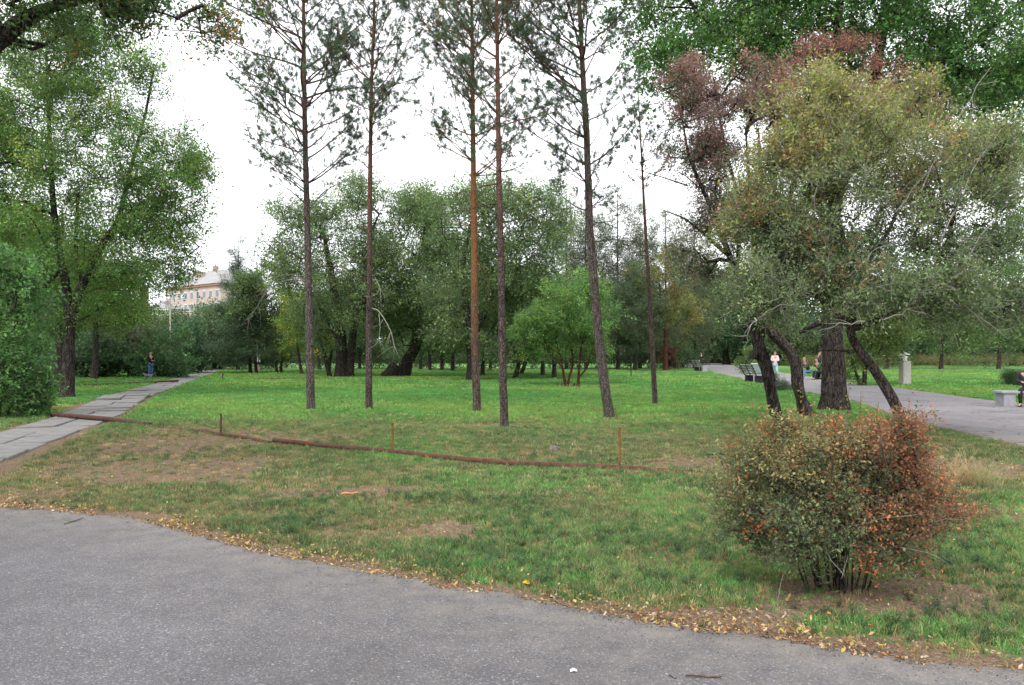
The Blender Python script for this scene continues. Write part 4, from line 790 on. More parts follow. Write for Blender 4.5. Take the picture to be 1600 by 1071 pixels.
tree('broadleaf_tree', 'green tree at the right edge seen past the olive-leaved crown', (1640, 606), [([(1640, 608), (1640, 500), (1635, 350), (1630, 200)], [.25, .2, .14, .06])], [(1600, 330, 0, 60, 110, 2.6), (1650, 250, 0, 90, 150, 3.), (1590, 470, 0, 60, 60, 2.4), (1660, 430, 0, 70, 80, 2.5)], 300, 5, 10, .7, .125, pal=[[.055, .115, .03], [.075, .14, .034]], wts=(1, 1), sides=8, rt=.009, shell=.2)
def purple_zone(ctr, base):
    z = ctr[:, 2:3]; r = rng.random((len(ctr), 1)); g = np.array([.075, .11, .05]); p_ = np.array([.165, .085, .082]); q = np.array([.30, .15, .135])
    m = smooth(3.2, 5.0, z+rng.normal(0, .6, z.shape)); c = g*(1-m)+p_*m; m2 = smooth(6.6, 8.2, z+rng.normal(0, .6, z.shape)); c = c*(1-m2)+q*m2
    return np.where(r < .28, g*1.15, c)
tree('purple_leaved_tree', 'tree with purple-red autumn leaves on a dark bent trunk, left of the group', (1216, 671),
     [([(1219, 674), (1213, 650), (1207, 625), (1202, 600), (1197, 570), (1187, 545), (1179, 515), (1168, 480), (1158, 440), (1140, 400)], [.125, .115, .115, .12, .125, .12, .10, .09, .08, .06]), ([(1178, 560), (1192, 520), (1188, 470), (1180, 400), (1172, 300), (1165, 200)], [.09, .08, .075, .06, .04, .02]),
      ([(1140, 400), (1118, 340), (1095, 290), (1075, 240), (1065, 180)], [.06, .045, .04, .03, .015]), ([(1140, 400), (1105, 370), (1070, 340), (1040, 330)], [.05, .03, .02, .01]), ([(1150, 430), (1160, 330), (1130, 220), (1115, 120)], [.05, .04, .03, .012]), ([(1075, 290), (1030, 275), (985, 262)], [.02, .012, .006])],
     [(1100, 230, 0, 55, 85, 1.0, 2.2), (1130, 310, 0, 55, 90, 1.1, 2), (1085, 135, 0, 48, 45, .8, 1.6), (1160, 160, 0, 50, 60, .9, 1.4), (1110, 76, 0, 26, 20, .45, .9), (1130, 370, 0, 60, 50, 1.), (1180, 380, .2, 50, 70, 1.), (985, 262, 0, 22, 10, .25, .12), (1015, 285, 0, 22, 12, .25, .12), (1180, 180, .2, 45, 75, 1.), (1182, 88, .2, 26, 24, .45, .9), (1080, 410, 0, 34, 34, .7), (1165, 120, .2, 40, 40, .6)],
     640, 4, 9, .30, .055, lump='all', zone=purple_zone, sides=14, bark=BARKD, rt=.0055, asp=.38, up=.5, rough=.2, shell=.1)
def red_zone(ctr, base):
    z = ctr[:, 2:3]; o_ = np.array([.15, .15, .045]); p_ = np.array([.31, .13, .12]); m = smooth(7.2, 8.8, z+rng.normal(0, .6, z.shape)); return o_*(1-m)+p_*m
tree('rough_barked_tree', 'tree with knobbly rough grey trunk curving left and pinkish-red top leaves', (1258, 650),
     [([(1262, 652), (1252, 625), (1245, 600), (1247, 575), (1235, 550), (1215, 528), (1198, 515), (1192, 480), (1200, 420)], [.155, .14, .145, .15, .125, .115, .11, .095, .085]), ([(1200, 420), (1230, 320), (1260, 220), (1280, 140), (1290, 80)], [.09, .07, .05, .03, .012]), ([(1215, 370), (1290, 270), (1370, 200), (1430, 130)], [.07, .05, .035, .015]), ([(1200, 420), (1190, 300), (1185, 200)], [.07, .05, .02])],
     [(1285, 85, 0, 48, 34, .7, 1.0), (1245, 120, 0, 45, 40, .6, .8), (1385, 150, 0, 50, 34, .7, 1.0), (1435, 155, 0, 30, 50, .5, 1.), (1440, 108, 0, 16, 16, .3, 1.2), (1300, 180, .3, 90, 70, 1.2), (1230, 220, .3, 60, 80, 1.1), (1400, 220, .3, 70, 60, 1.1), (1360, 110, .2, 20, 16, .3)],
     620, 4, 9, .32, .06, lump='all', zone=red_zone, sides=14, bark=BARK, rt=.0055, asp=.36, up=.6, rough=.34, shell=.1)
def olive_zone(ctr, base):
    z = ctr[:, 2:3]; x = ctr[:, 0:1]; grn = np.array([.115, .165, .068]); yel = np.array([.225, .21, .055]); rus = np.array([.24, .115, .04])
    m = smooth(3.4, 6.0, z+rng.normal(0, .8, z.shape)-.25*(x-5.5)); c = grn*(1-m*.85)+yel*m*.85; r = rng.random(z.shape); return np.where(r < .07*(m+.1), rus, c)
tree('olive_leaved_tree', 'spreading olive-green tree on a slender bent trunk behind the bush on the right', (1412, 690),
     [([(1412, 693), (1410, 665), (1403, 640), (1388, 612), (1368, 580), (1345, 550), (1330, 527), (1326, 505), (1335, 490)], [.115, .105, .10, .095, .09, .085, .08, .08, .07]), ([(1328, 515), (1370, 502), (1410, 480), (1450, 440), (1480, 380), (1500, 300), (1520, 220)], [.06, .055, .04, .035, .03, .02, .01]),
      ([(1330, 500), (1335, 440), (1320, 380), (1300, 300), (1310, 200)], [.06, .05, .04, .03, .012]), ([(1328, 505), (1285, 470), (1240, 430), (1200, 370)], [.05, .04, .03, .012]), ([(1335, 440), (1390, 360), (1420, 280), (1440, 200)], [.04, .03, .02, .01]), ([(1335, 550), (1300, 545), (1260, 552)], [.03, .018, .008]),
      ([(1410, 480), (1480, 470), (1540, 490), (1590, 520)], [.03, .02, .012, .006])],
     [(1280, 320, 0, 120, 120, 1.5), (1400, 300, 0, 120, 120, 1.6), (1330, 205, 0, 140, 70, 1.2), (1440, 400, 0, 105, 75, 1.3), (1280, 440, -.2, 100, 55, 1.2), (1370, 460, -.4, 110, 40, 1.1), (1500, 300, 0, 55, 110, 1.1), (1220, 390, 0, 70, 70, 1.1), (1220, 470, -.2, 60, 45, .9), (1500, 470, 0, 80, 40, .9), (1560, 400, .2, 45, 75, .8, 1.6), (1555, 480, .1, 45, 40, .7, 1.6), (1250, 250, 0, 80, 70, 1.0), (1540, 250, .1, 45, 70, .8, 1.5), (1445, 160, 0, 40, 45, .6, 1.4), (1180, 330, 0, 40, 60, .7, 1.2), (1260, 160, 0, 45, 40, .6, 1.2), (1380, 130, .1, 30, 30, .5, 1.3), (1170, 450, -.1, 35, 40, .6, 1.2)],
     1500, 5, 11, .36, .056, lump='all', zone=olive_zone, sides=14, bark=BARK, rt=.0042, asp=.48, up=.6, rough=.22, shell=.1, twr=.0032, pale=True)
# pale bare wands poking out of the olive tree (part of it)
ol = bpy.data.objects['olive_leaved_tree']; m = MB(); r = np.random.default_rng(9)
for a_, b_ in [((1500, 330), (1520, 150)), ((1470, 380), (1560, 200)), ((1440, 300), (1545, 105)), ((1380, 500), (1460, 495)), ((1350, 505), (1290, 520)), ((1500, 420), (1590, 300)), ((1420, 470), (1500, 455)), ((1300, 400), (1250, 330)), ((1340, 330), (1370, 210)), ((1240, 480), (1180, 500)), ((1180, 500), (1170, 535)), ((1330, 430), (1400, 380)), ((1480, 470), (1570, 530)), ((1270, 330), (1290, 240)), ((1400, 330), (1480, 250))]:
    Yb = ol.location.y+r.uniform(-1.2, -.6); P0, P1 = at(*a_, Yb), at(*b_, Yb+r.uniform(-.2, .3)); k = [P0+(P1-P0)*t_+np.array([0, 0, .12*math.sin(t_*3.1)])+r.normal(0, .025, 3) for t_ in np.linspace(0, 1, 7)]
    m.tube([q-np.array(ol.location) for q in k], list(np.linspace(.011, .003, 7)), 5)
    for _ in range(3):
        q = k[r.integers(2, 6)]; d = unit((P1-P0)/np.linalg.norm(P1-P0)+r.normal(0, .6, 3))*.35; m.tube([q-np.array(ol.location), q+d*.5+r.normal(0, .02, 3)-np.array(ol.location), q+d-np.array(ol.location)], [.005, .004, .002], 4)
m.build('bare_twig', DEADW, ol, smooth_=True)['kind'] = 'stuff'

# ---- the foreground bush
bb = gp(1310, 915)
def bush_zone(ctr, base):
    x = (ctr[:, 0:1]-bb[0])/.8; z = ctr[:, 2:3]/1.2; n = rng.normal(0, .16, z.shape)
    grn = np.array([.085, .12, .05]); dk = np.array([.055, .09, .042]); yb = np.array([.185, .165, .06]); red = np.array([.25, .085, .045])
    mt = smooth(.42, .85, z+n-.1*x); c = grn*(1-mt)+yb*mt; mr = smooth(-.05, .5, x*.75+.35*(z-.35)+n)*smooth(.12, .4, z); c = c*(1-mr*.8)+red*mr*.8
    r = rng.random(z.shape); c = np.where(r < .12, dk, c); c = np.where((r > .93), np.array([.33, .11, .04]), c); return c
bseeds = []
r = np.random.default_rng(4)
for k in range(38):
    a_ = r.uniform(0, 6.28); rr_ = r.uniform(.0, 1); dxp = math.cos(a_)*rr_*44; dy = math.sin(a_)*rr_*.12; hh = r.uniform(60, 150)
    bseeds.append(([(1312+dxp, 916, dy), (1312+dxp*1.6+r.normal(0, 8), 916-hh*.5, dy*1.8), (1312+dxp*2.2+r.normal(0, 16), 916-hh, dy*2.6)], list(np.array([.008, .006, .004])*r.uniform(.5, 1.2))))
bush, _ = tree('autumn_bush', 'round foreground bush turning from green to orange and red, by the road edge', (1310, 915), bseeds,
     [(1290, 800, 0, 120, 85, .55), (1350, 770, 0, 110, 95, .5), (1300, 735, 0, 105, 55, .45), (1225, 780, 0, 90, 80, .45, 1.3), (1395, 790, 0, 68, 80, .42, 1.2), (1195, 815, -.1, 62, 55, .34, 1.3), (1160, 760, 0, 34, 40, .25, 1.2), (1240, 675, 0, 40, 26, .25, 1.1), (1440, 800, 0, 36, 50, .26, 1.2), (1385, 672, 0, 34, 24, .22, 1.1), (1405, 745, 0, 45, 50, .3), (1250, 850, -.15, 62, 42, .30, 1.3), (1365, 850, -.1, 62, 42, .30, 1.1), (1310, 870, -.22, 60, 26, .2, 1.0), (1245, 722, 0, 60, 35, .35), (1370, 715, 0, 60, 40, .35), (1310, 690, 0, 60, 28, .25, .8)],
     1250, 6, 8, .125, .022, lump='all', zone=bush_zone, sides=6, bark=BARKD, rt=.0016, asp=.5, up=.55, cat='bush', step=.08, shell=.25, zpen=1.2, rough=.05, flare=0, twr=.0011, bseg=4, dens=.72)
m = MB(); lo = np.array(bush.location); r = np.random.default_rng(12)
for k in range(26):
    a_ = r.uniform(0, 6.28); L = r.uniform(.4, .7); el = r.uniform(.5, 1.45); p = np.array([math.cos(a_)*.15, math.sin(a_)*.12, .25]); d = np.array([math.cos(a_)*math.cos(el), math.sin(a_)*math.cos(el), math.sin(el)]); P = [p]
    for j in range(9): d = unit(d+np.array([0, 0, -.13])+r.normal(0, .12, 3)); P.append(P[-1]+d*L*1.2/9)
    m.tube(P, list(np.linspace(.0026, .0008, 10)), 4)
m.build('bare_twig', DEADW, bush, smooth_=True)['kind'] = 'stuff'
# upright leafy sprigs above the bush
SP = []; SD = []
Vs = []; 
for (px, top, bot) in [(1262, 600, 680), (1325, 600, 690), (1340, 612, 700), (1275, 620, 700), (1390, 640, 720), (1370, 628, 700), (1235, 640, 720), (1310, 625, 700), (1200, 680, 740), (1430, 670, 740), (1150, 692, 760), (1360, 650, 720), (1295, 640, 700), (1250, 655, 720)]:
    Yb = bb[1]+r.uniform(-.2, .2); P0, P1 = at(px+r.normal(0, 6), bot+30, Yb), at(px+r.normal(0, 8), top, Yb+r.normal(0, .05)); Vs.append((P0, P1))
m = MB(); lp = []
for P0, P1 in Vs:
    k = [P0+(P1-P0)*t_+r.normal(0, .006, 3) for t_ in np.linspace(0, 1, 6)]; m.tube([q-lo for q in k], list(np.linspace(.0028, .001, 6)), 4)
    for t_ in np.linspace(.2, 1, 26): lp.append(P0+(P1-P0)*t_)
m.build('shoot', BARKT, bush)['kind'] = 'stuff'
lp = np.array(lp); d = unit(rng.normal(size=lp.shape)+[0, 0, .5]); u = unit(np.cross(d, rng.normal(size=lp.shape))); s_ = rng.uniform(.015, .028, (len(lp), 1))
V = np.stack([lp, lp+d*s_*.5+u*s_*.25, lp+d*s_, lp+d*s_*.5-u*s_*.25], 1).reshape(-1, 3)-lo
cc = np.array([[.24, .18, .06], [.15, .15, .05], [.38, .12, .06], [.3, .2, .08]])[rng.choice(4, len(lp), p=[.35, .3, .2, .15])]
so_ = mesh_np('shoot_leaves', V, [np.arange(len(lp)*4).reshape(-1, 4)], LEAF, bush, col=cc); so_['kind'] = 'stuff'

# dry grass clump and weeds (one clump is a thing)
c = gp(1520, 762); o = scatter('dry_grass_clump', np.array([[c[0]+a_*.12, c[1]+b_*.1, float(gz(c[0], c[1]))-.01] for a_, b_ in r.normal(0, 1.0, (7, 2))]), GRP['f'], NV['f'], rng.uniform(.6, 1.1, 7), jit(np.tile([.36, .27, .15], (7, 1)), .12), kind='thing')
tag(o, 'clump of dry straw-coloured tall grass right of the autumn bush', 'grass clump')
np_ = 60; ww = np.array([gp(a_, b_) for a_, b_ in [(450, 812), (550, 806), (500, 820), (920, 880), (980, 900), (1050, 905), (1480, 870), (1530, 850), (1500, 830), (1090, 860), (1150, 900), (760, 880), (700, 870), (840, 885), (1560, 880), (1450, 950), (1540, 960), (680, 745), (300, 780), (390, 790)]])
pp = np.repeat(ww, 14, 0)+rng.normal(0, .14, (len(ww)*14, 2)); pp = pp[paved(pp[:, 0], pp[:, 1]) > .05]
scatter('weeds', np.stack([pp[:, 0], pp[:, 1], gz(pp[:, 0], pp[:, 1])], -1), GRP['g'], NV['g'], rng.uniform(.4, 1.0, len(pp)), jit(np.tile([.05, .10, .045], (len(pp), 1)), .25))

# ---- far treeline
def mass(name, cl, n_each, R_, rel, pal, asp=.6, nlf=14):
    P, D, T = [], [], []
    for (x, y, z, rx_, ry_, rz_) in cl:
        k = n_each; d = unit(rng.normal(size=(k, 3))); d[:, 2] = np.abs(d[:, 2])*np.where(rng.random(k) < .7, 1, -1); p = np.array([x, y, z])+d*np.array([rx_, ry_, rz_])*(.45+.55*rng.random((k, 1))); p[:, 2] = np.maximum(p[:, 2], .1)
        P.append(p); D.append(unit(d*.7+rng.normal(0, .6, (k, 3))+[0, 0, .3])); T.append(np.array(pal[rng.integers(len(pal))])*np.exp(rng.normal(0, .2, (k, 1))))
    P = np.vstack(P); return scatter(name, P, sprig_group('leaf', nlf, rel, asp, .006), 5, R_*rng.uniform(.6, 1.3, len(P)), np.vstack(T), 'stuff', dir_euler(np.vstack(D), rng.uniform(0, 6.28, len(P))))
cl = []
for x in np.arange(-210, 215, 6.0):
    pxx = 800+1220*x/140; zt = 5.2 if 215 < pxx < 350 else 7+4*rng.random()
    for k in range(2): cl.append((x+rng.normal(0, 1.5), 135+rng.normal(0, 3)+k*9, zt*.5, 5.5, 4, zt*rng.uniform(.5, .62)))
    cl.append((x, 128, 1.4, 5, 3, 1.8))
for x in np.arange(36, 130, 4.5): cl.append((x+rng.normal(0, 1), 104+rng.normal(0, 4), 2.2, 4.2, 3.5, rng.uniform(2.6, 5.5)))
for x in np.arange(-110, -38, 4.5): cl.append((x, 108+rng.normal(0, 3), 1.6, 4.2, 3, rng.uniform(1.6, 3.2)))
mass('distant_wood', cl, 340, 1.3, .34, [[.075, .125, .055], [.09, .145, .06], [.07, .11, .055], [.10, .14, .065], [.065, .11, .055]])
cl = [(x, 92+rng.normal(0, 1.0)+(x-40)*.02, .5, 2., 1.2, rng.uniform(.6, 1.0)) for x in np.arange(34, 80, 1.5)]
mass('tall_dry_weeds', cl, 120, .6, .25, [[.17, .14, .065], [.13, .15, .06], [.20, .15, .08], [.10, .14, .055], [.09, .13, .05]], asp=.25)
cl = [(x, 84+rng.normal(0, 1.5), .7, 1.6, 1.2, rng.uniform(.6, 1.4)) for x in np.arange(-29, 22, 1.7)]
mass('low_undergrowth', cl, 90, .7, .25, [[.045, .085, .035], [.055, .10, .035], [.07, .11, .04], [.05, .07, .035]])

# ------------------------------------------------------------------ rusty pipes and posts
def pipe(pts, rads, label, mat=RUST, sink=None):
    P = []
    for i, (px, py) in enumerate(pts):
        g_ = gp(px, py); P.append([g_[0], g_[1], float(gz(*g_))+(sink[i] if sink else .045)])
    P, rr = resample(np.array(P), rads, .25); loc = P[0].copy(); V, Fq = tube_np(P, rr, 14)
    cap = [np.arange(14)[::-1][None], (np.arange(14)+(len(P)-1)*14)[None]]
    o = mesh_np('rusty_pipe', V, [Fq]+cap, mat, None, loc, smooth_=False); me = o.data; me.polygons.foreach_set('use_smooth', [True]*(len(me.polygons)-2)+[False]*2)
    return tag(o, label, 'pipe', 'low rusty pipe rails lying round the lawn')
pipe([(428, 690), (520, 699), (613, 708), (700, 717), (800, 724), (880, 727), (968, 730), (1060, 736), (1160, 741)], [.043]*9, 'long rusty pipe lying on the grass from the lawn centre towards the bush', sink=[.06, .055, .05, .05, .045, .03, .012, -.005, -.02])
pipe([(232, 667), (300, 673), (345, 679), (385, 684), (422, 690)], [.04]*5, 'short half-buried rusty pipe at the foot of the left post', sink=[-.01, .0, .02, .02, .0])
pipe([(92, 653), (130, 657), (175, 661), (235, 666)], [.055]*4, 'dark rusty pipe lying across the concrete slab path', RUSTD, sink=[.07, .09, .09, .02])
pipe([(-20, 640), (20, 643), (60, 648), (90, 652)], [.045]*4, 'thin rusty pipe running from the left shrub to the slab path', RUSTD, sink=[.02, .03, .03, .04])
pipe([(-10, 607), (60, 606), (130, 603.5), (200, 601), (278, 597.5)], [.06]*5, 'far rusty pipe left of the path near the man in black jacket', RUSTD, sink=[.06, .06, .06, .07, .10])
pipe([(405, 593), (440, 593), (475, 592.5), (540, 594)], [.05]*4, 'thin far pipe on the lawn behind the leftmost pine', RUSTD, sink=[.05, .05, .05, .03])
pipe([(945, 589), (980, 590), (1012, 590)], [.055]*3, 'short far rusty pipe between the leaning pine and the thin right pine', RUST, sink=[.06, .07, .05])
def post(px, py, top, label, mat=RUSTY, r_=.019):
    g_ = gp(px, py); z0 = float(gz(*g_)); H = (py-top)/F*g_[1]; loc = np.array([g_[0], g_[1], z0]); m = MB()
    m.tube([(0, 0, -.1), (.002, 0, H*.5), (.004, 0, H-.02)], [r_]*3, 8); m.tube([(.004, 0, H-.02), (.004, 0, H-.004), (.004, 0, H)], [r_*1.35, r_*1.35, r_*.9], 8)
    o = m.build('rusty_post', mat, None, None); o.location = loc; tag(o, label, 'post', 'thin rusty posts of the pipe rail')
post(345, 679, 645, 'thin rusty post left of the pine trunks above bare ground', RUSTD); post(613, 706, 658, 'thin rusty post in the middle of the long pipe'); post(968, 727, 664, 'tallest thin rusty post, near the right end of the long pipe')
post(150, 600, 588, 'tiny rusty post by the far pipe left of the path', RUSTD, .025); post(348, 594, 582, 'tiny rusty post on the lawn right of the slab path', RUSTD, .03); post(986, 590, 573, 'small rusty post at the far short pipe', RUSTD, .035); post(597, 589, 579, 'tiny post left of the black leaning trunk', RUSTD, .025)

# ------------------------------------------------------------------ small things on the ground
def loc_on(px, py, dz=0.):
    g_ = gp(px, py); return np.array([g_[0], g_[1], (.014 if paved(*g_[:, None])[0] < 0 else float(gz(*g_)))+dz])
def stick(px, py, px2, py2, r_, label, mat, z=0.):
    a_, b_ = loc_on(px, py, z+r_), loc_on(px2, py2, z+r_); m = MB(); k = [a_+(b_-a_)*t_+np.array([0, 0, .004*math.sin(t_*7)])+rng.normal(0, r_*.3, 3)*(0 < t_ < 1) for t_ in np.linspace(0, 1, 6)]
    m.tube([q-a_ for q in k], [r_, r_*.95, r_, r_*.9, r_*.85, r_*.7], 8); o = m.build('stick', mat, None); o.location = a_; tag(o, label, 'stick')
stick(1071, 1061, 1128, 1064, .0045, 'straight reddish-brown stick lying on the asphalt near the bottom edge', RUST)
stick(1045, 1061, 1057, 1065, .003, 'tiny dark twig left of the reddish stick on the asphalt', BLACKM)
stick(862, 938, 888, 949, .006, 'weathered twig on the litter edge of the asphalt', STUMPM, .004)
stick(533, 772, 560, 770, .016, 'short orange-brown piece of sawn wood in the grass', WOODO, .02)
stick(100, 822, 130, 812, .006, 'grey twig at the asphalt edge on the left', STUMPM)
m = MB(); m.tube([(0, 0, -.05), (0, 0, .03), (.01, 0, .075)], [.105, .095, .085], 10); p = loc_on(866, 703); o = m.build('low_stump', STUMPM, None); o.location = p; tag(o, 'small low weathered stump in the grass above the long pipe', 'stump')
V = np.array([[-.018, -.012, 0], [.0, -.014, .006], [.018, -.010, .001], [-.016, .012, .003], [.001, .012, .010], [.019, .013, .002]]); o = mesh_np('paper_scrap', V, [np.array([[0, 1, 4, 3], [1, 2, 5, 4]])], WHITE); o.location = loc_on(896, 1053, .002); tag(o, 'small crumpled white paper scrap on the asphalt', 'litter')
V, Fq = leaf_quads(np.zeros((3, 3))+rng.normal(0, .012, (3, 3))*[1, 1, .3]+[0, 0, .02], np.array([.07, .06, .05]), .3, .7); o = mesh_np('fallen_leaf', V, [Fq], LITTER, col=np.array([[.6, .36, .03]]*3)); o.location = loc_on(820, 917, .015); tag(o, 'bright yellow fallen leaf at the asphalt edge near the centre', 'leaf')
# dark stump beside the leaning elm
p = loc_on(612, 589); m = MB(); m.tube([(-.5, 0, -.1), (-.1, 0, .25), (.15, 0, .65), (.35, 0, .85)], [.42, .45, .42, .3], 10); o = m.build('dark_stump', BARKD, None); o.location = p; tag(o, 'dark lumpy stump left of the black leaning trunk', 'stump')

# ------------------------------------------------------------------ benches
def bench(px, py, rz, label):
    g_ = gp(px, py); root = thing('park_bench', (g_[0], g_[1], .018 if paved(*g_[:, None])[0] < 0 else float(gz(*g_))), label, 'bench', 'benches along the asphalt path', rz)
    L = 1.9                                       # along y; the bench faces +x
    for s_ in (-1, 0, 1):
        m = MB(); yy = s_*(L/2-.12); m.tube([(.12, yy, .40), (-.02, yy, .42), (-.30, yy, 1.02)], .028, 6); m.build('back_frame', BLACKM, root)
    for s_ in (-1, 1):
        MB().box((.18, s_*(L/2-.28), .20), (.42, .16, .40)).build('leg', BLACKM, root)
    me0 = None
    for k in range(4):
        o = MB().box((0, 0, 0), (.095, L, .035), ch=.006).build('slat', SLATG, root) if me0 is None else me0.copy()
        if me0 is not None: C.objects.link(o); o.parent = root
        me0 = me0 or o; o.location = (.04+k*.12, 0, .435)
    for k in range(4):
        o = me0.copy(); C.objects.link(o); o.parent = root; t_ = .18+k*.24; o.location = (-.02-.28*t_+.03, 0, .42+.60*t_); o.rotation_euler = (0, R(65), 0)
    return root
bench(1173, 598, R(5), 'slatted park bench seen from behind, left of the dark bent trunk'); bench(1090, 581, R(8), 'small distant slatted bench with a grey bin beside it')
bench(1292, 593, R(200), 'bench with two people sitting on it behind the thick trunk')
# pale bench beyond
g_ = gp(1186, 594); pb = thing('pale_bench', (g_[0], g_[1], .018), 'bench with a pale blue-white panel back just beyond the slatted one', 'bench', None, R(0))
MB().box((-.12, 0, .72), (.05, 1.6, .62), ry=R(-25), ch=.01).build('backrest', PALEBL, pb); MB().box((.2, 0, .43), (.42, 1.6, .06), ch=.01).build('seat', SLATG, pb)
for s_ in (-1, 1): MB().box((.2, s_*.55, .2), (.36, .12, .40)).build('leg', WHITE, pb); MB().tube([(.05, s_*.8, .42), (-.06, s_*.8, .46), (-.30, s_*.8, 1.03)], .03, 6).build('back_frame', BLACKM, pb)
g_ = gp(1101, 581.5); tb = thing('litter_bin', (g_[0], g_[1], .018), 'grey square litter bin beside the distant bench', 'bin'); MB().box((0, 0, .33), (.42, .4, .62), ch=.02).build('bin_body', CONCG, tb); MB().box((0, 0, .66), (.48, .46, .05), ch=.01).build('rim', BLACKM, tb)
# concrete bench at the right edge
g_ = gp(1571, 635.5); cb = thing('concrete_bench', (g_[0], g_[1], .018), 'grey concrete bench with iron scroll at the right edge of the path', 'bench', None, R(-3))
for xx in (0, 1.75): MB().box((xx, .0, .20), (.34, .46, .40), ch=.012).build('end_block', CONCG, cb)
MB().box((.86, 0, .435), (2.2, .54, .065), ch=.012).build('seat', CONCG, cb)
for x0, sg in ((.20, 1), (.48, -1)):
    P = []
    for a_ in np.linspace(0, 4.6*math.pi/2, 26): rr_ = .02+.085*(a_/7.2); P.append((x0+.09+sg*rr_*math.cos(a_), -.1, .25+rr_*1.3*math.sin(a_)))
    MB().tube(P, .009, 5).build('iron_scroll', BLACKM, cb)
MB().tube([(.62, -.1, .02), (.62, -.1, .40)], .02, 6).build('iron_bar', BLACKM, cb)
# concrete pillar
g_ = gp(1414, 602); pl = thing('concrete_pillar', (g_[0], g_[1], float(gz(*g_))), 'pale square concrete pillar with a broken white top on the right lawn', 'pillar')
MB().box((0, 0, .58), (.42, .36, 1.26), ch=.01, rz=.15).build('shaft', CONC, pl)
m = MB(); r = np.random.default_rng(2)
for k in range(9): m.box((r.normal(-.06, .09), r.normal(0, .06), 1.24+k*.045), (r.uniform(.1, .24), r.uniform(.1, .2), r.uniform(.05, .1)), r.uniform(0, 3), r.normal(0, .4), r.normal(0, .5), ch=.015)
m.build('broken_top', WHITE, pl)['kind'] = 'stuff'
# white post with notices
g_ = gp(404, 580); wp = thing('white_post', (g_[0], g_[1], 0), 'white post with pasted paper notices beside a reddish leaning trunk', 'post')
MB().tube([(0, 0, -.1), (0, 0, 1.2), (0, 0, 2.35)], [.16, .15, .14], 10).build('pole', CONC, wp); MB().box((.02, -.165, 1.35), (.26, .01, .45), ry=.15).build('notice', WHITE, wp); MB().box((.1, -.17, 1.0), (.2, .01, .3), ry=-.2).build('notice', PALEBL, wp)
tree('bare_trunk_tree', 'reddish leaning thin trunk tree beside the white notice post', (401, 584), [([(401, 586), (399, 560), (397, 530), (400, 480)], [.13, .12, .1, .04])], [(405, 460, 0, 35, 30, 2.0)], 90, 5, 9, .8, .17, pal=[[.05, .09, .035], [.07, .11, .035]], wts=(1, 1), sides=8, bark=BARKT, tw=False)
# dead grey drooping branches of leftmost pine
p1 = [o for o in bpy.data.objects if o.name.startswith('pine_tree')][0]; m = MB(); r = np.random.default_rng(8); Yp = p1.location.y; lo = np.array(p1.location)
for pts in ([(481, 392), (450, 380), (415, 376), (395, 381)], [(481, 440), (455, 428), (430, 432), (405, 470)], [(481, 440), (450, 436), (420, 450), (385, 505)], [(481, 300), (450, 275), (405, 255), (385, 262)], [(481, 444), (492, 448), (494, 480), (490, 520)], [(480, 330), (505, 300), (530, 285), (560, 280)]):
    P = [at(a_, b_, Yp+r.uniform(-.5, .5))*np.array([1, 1, 1]) for a_, b_ in pts]; P[0] = at(*pts[0], Yp); P, rr = resample(np.array(P), np.linspace(.022, .006, len(P)), .12); m.tube([q-lo for q in P], list(rr), 6)
    for k in range(10):
        q = P[r.integers(len(P)//3, len(P))]; d = unit(unit(P[-1]-P[0])+r.normal(0, .6, 3)+[0, 0, -.25]); l_ = r.uniform(.25, .7); m.tube([q-lo, q+d*l_*.5+r.normal(0, .04, 3)-lo, q+d*l_+np.array([0, 0, -.12])-lo], [.005, .004, .002], 4)
m.build('dead_branch', DEADG, p1, smooth_=True)['kind'] = 'stuff'

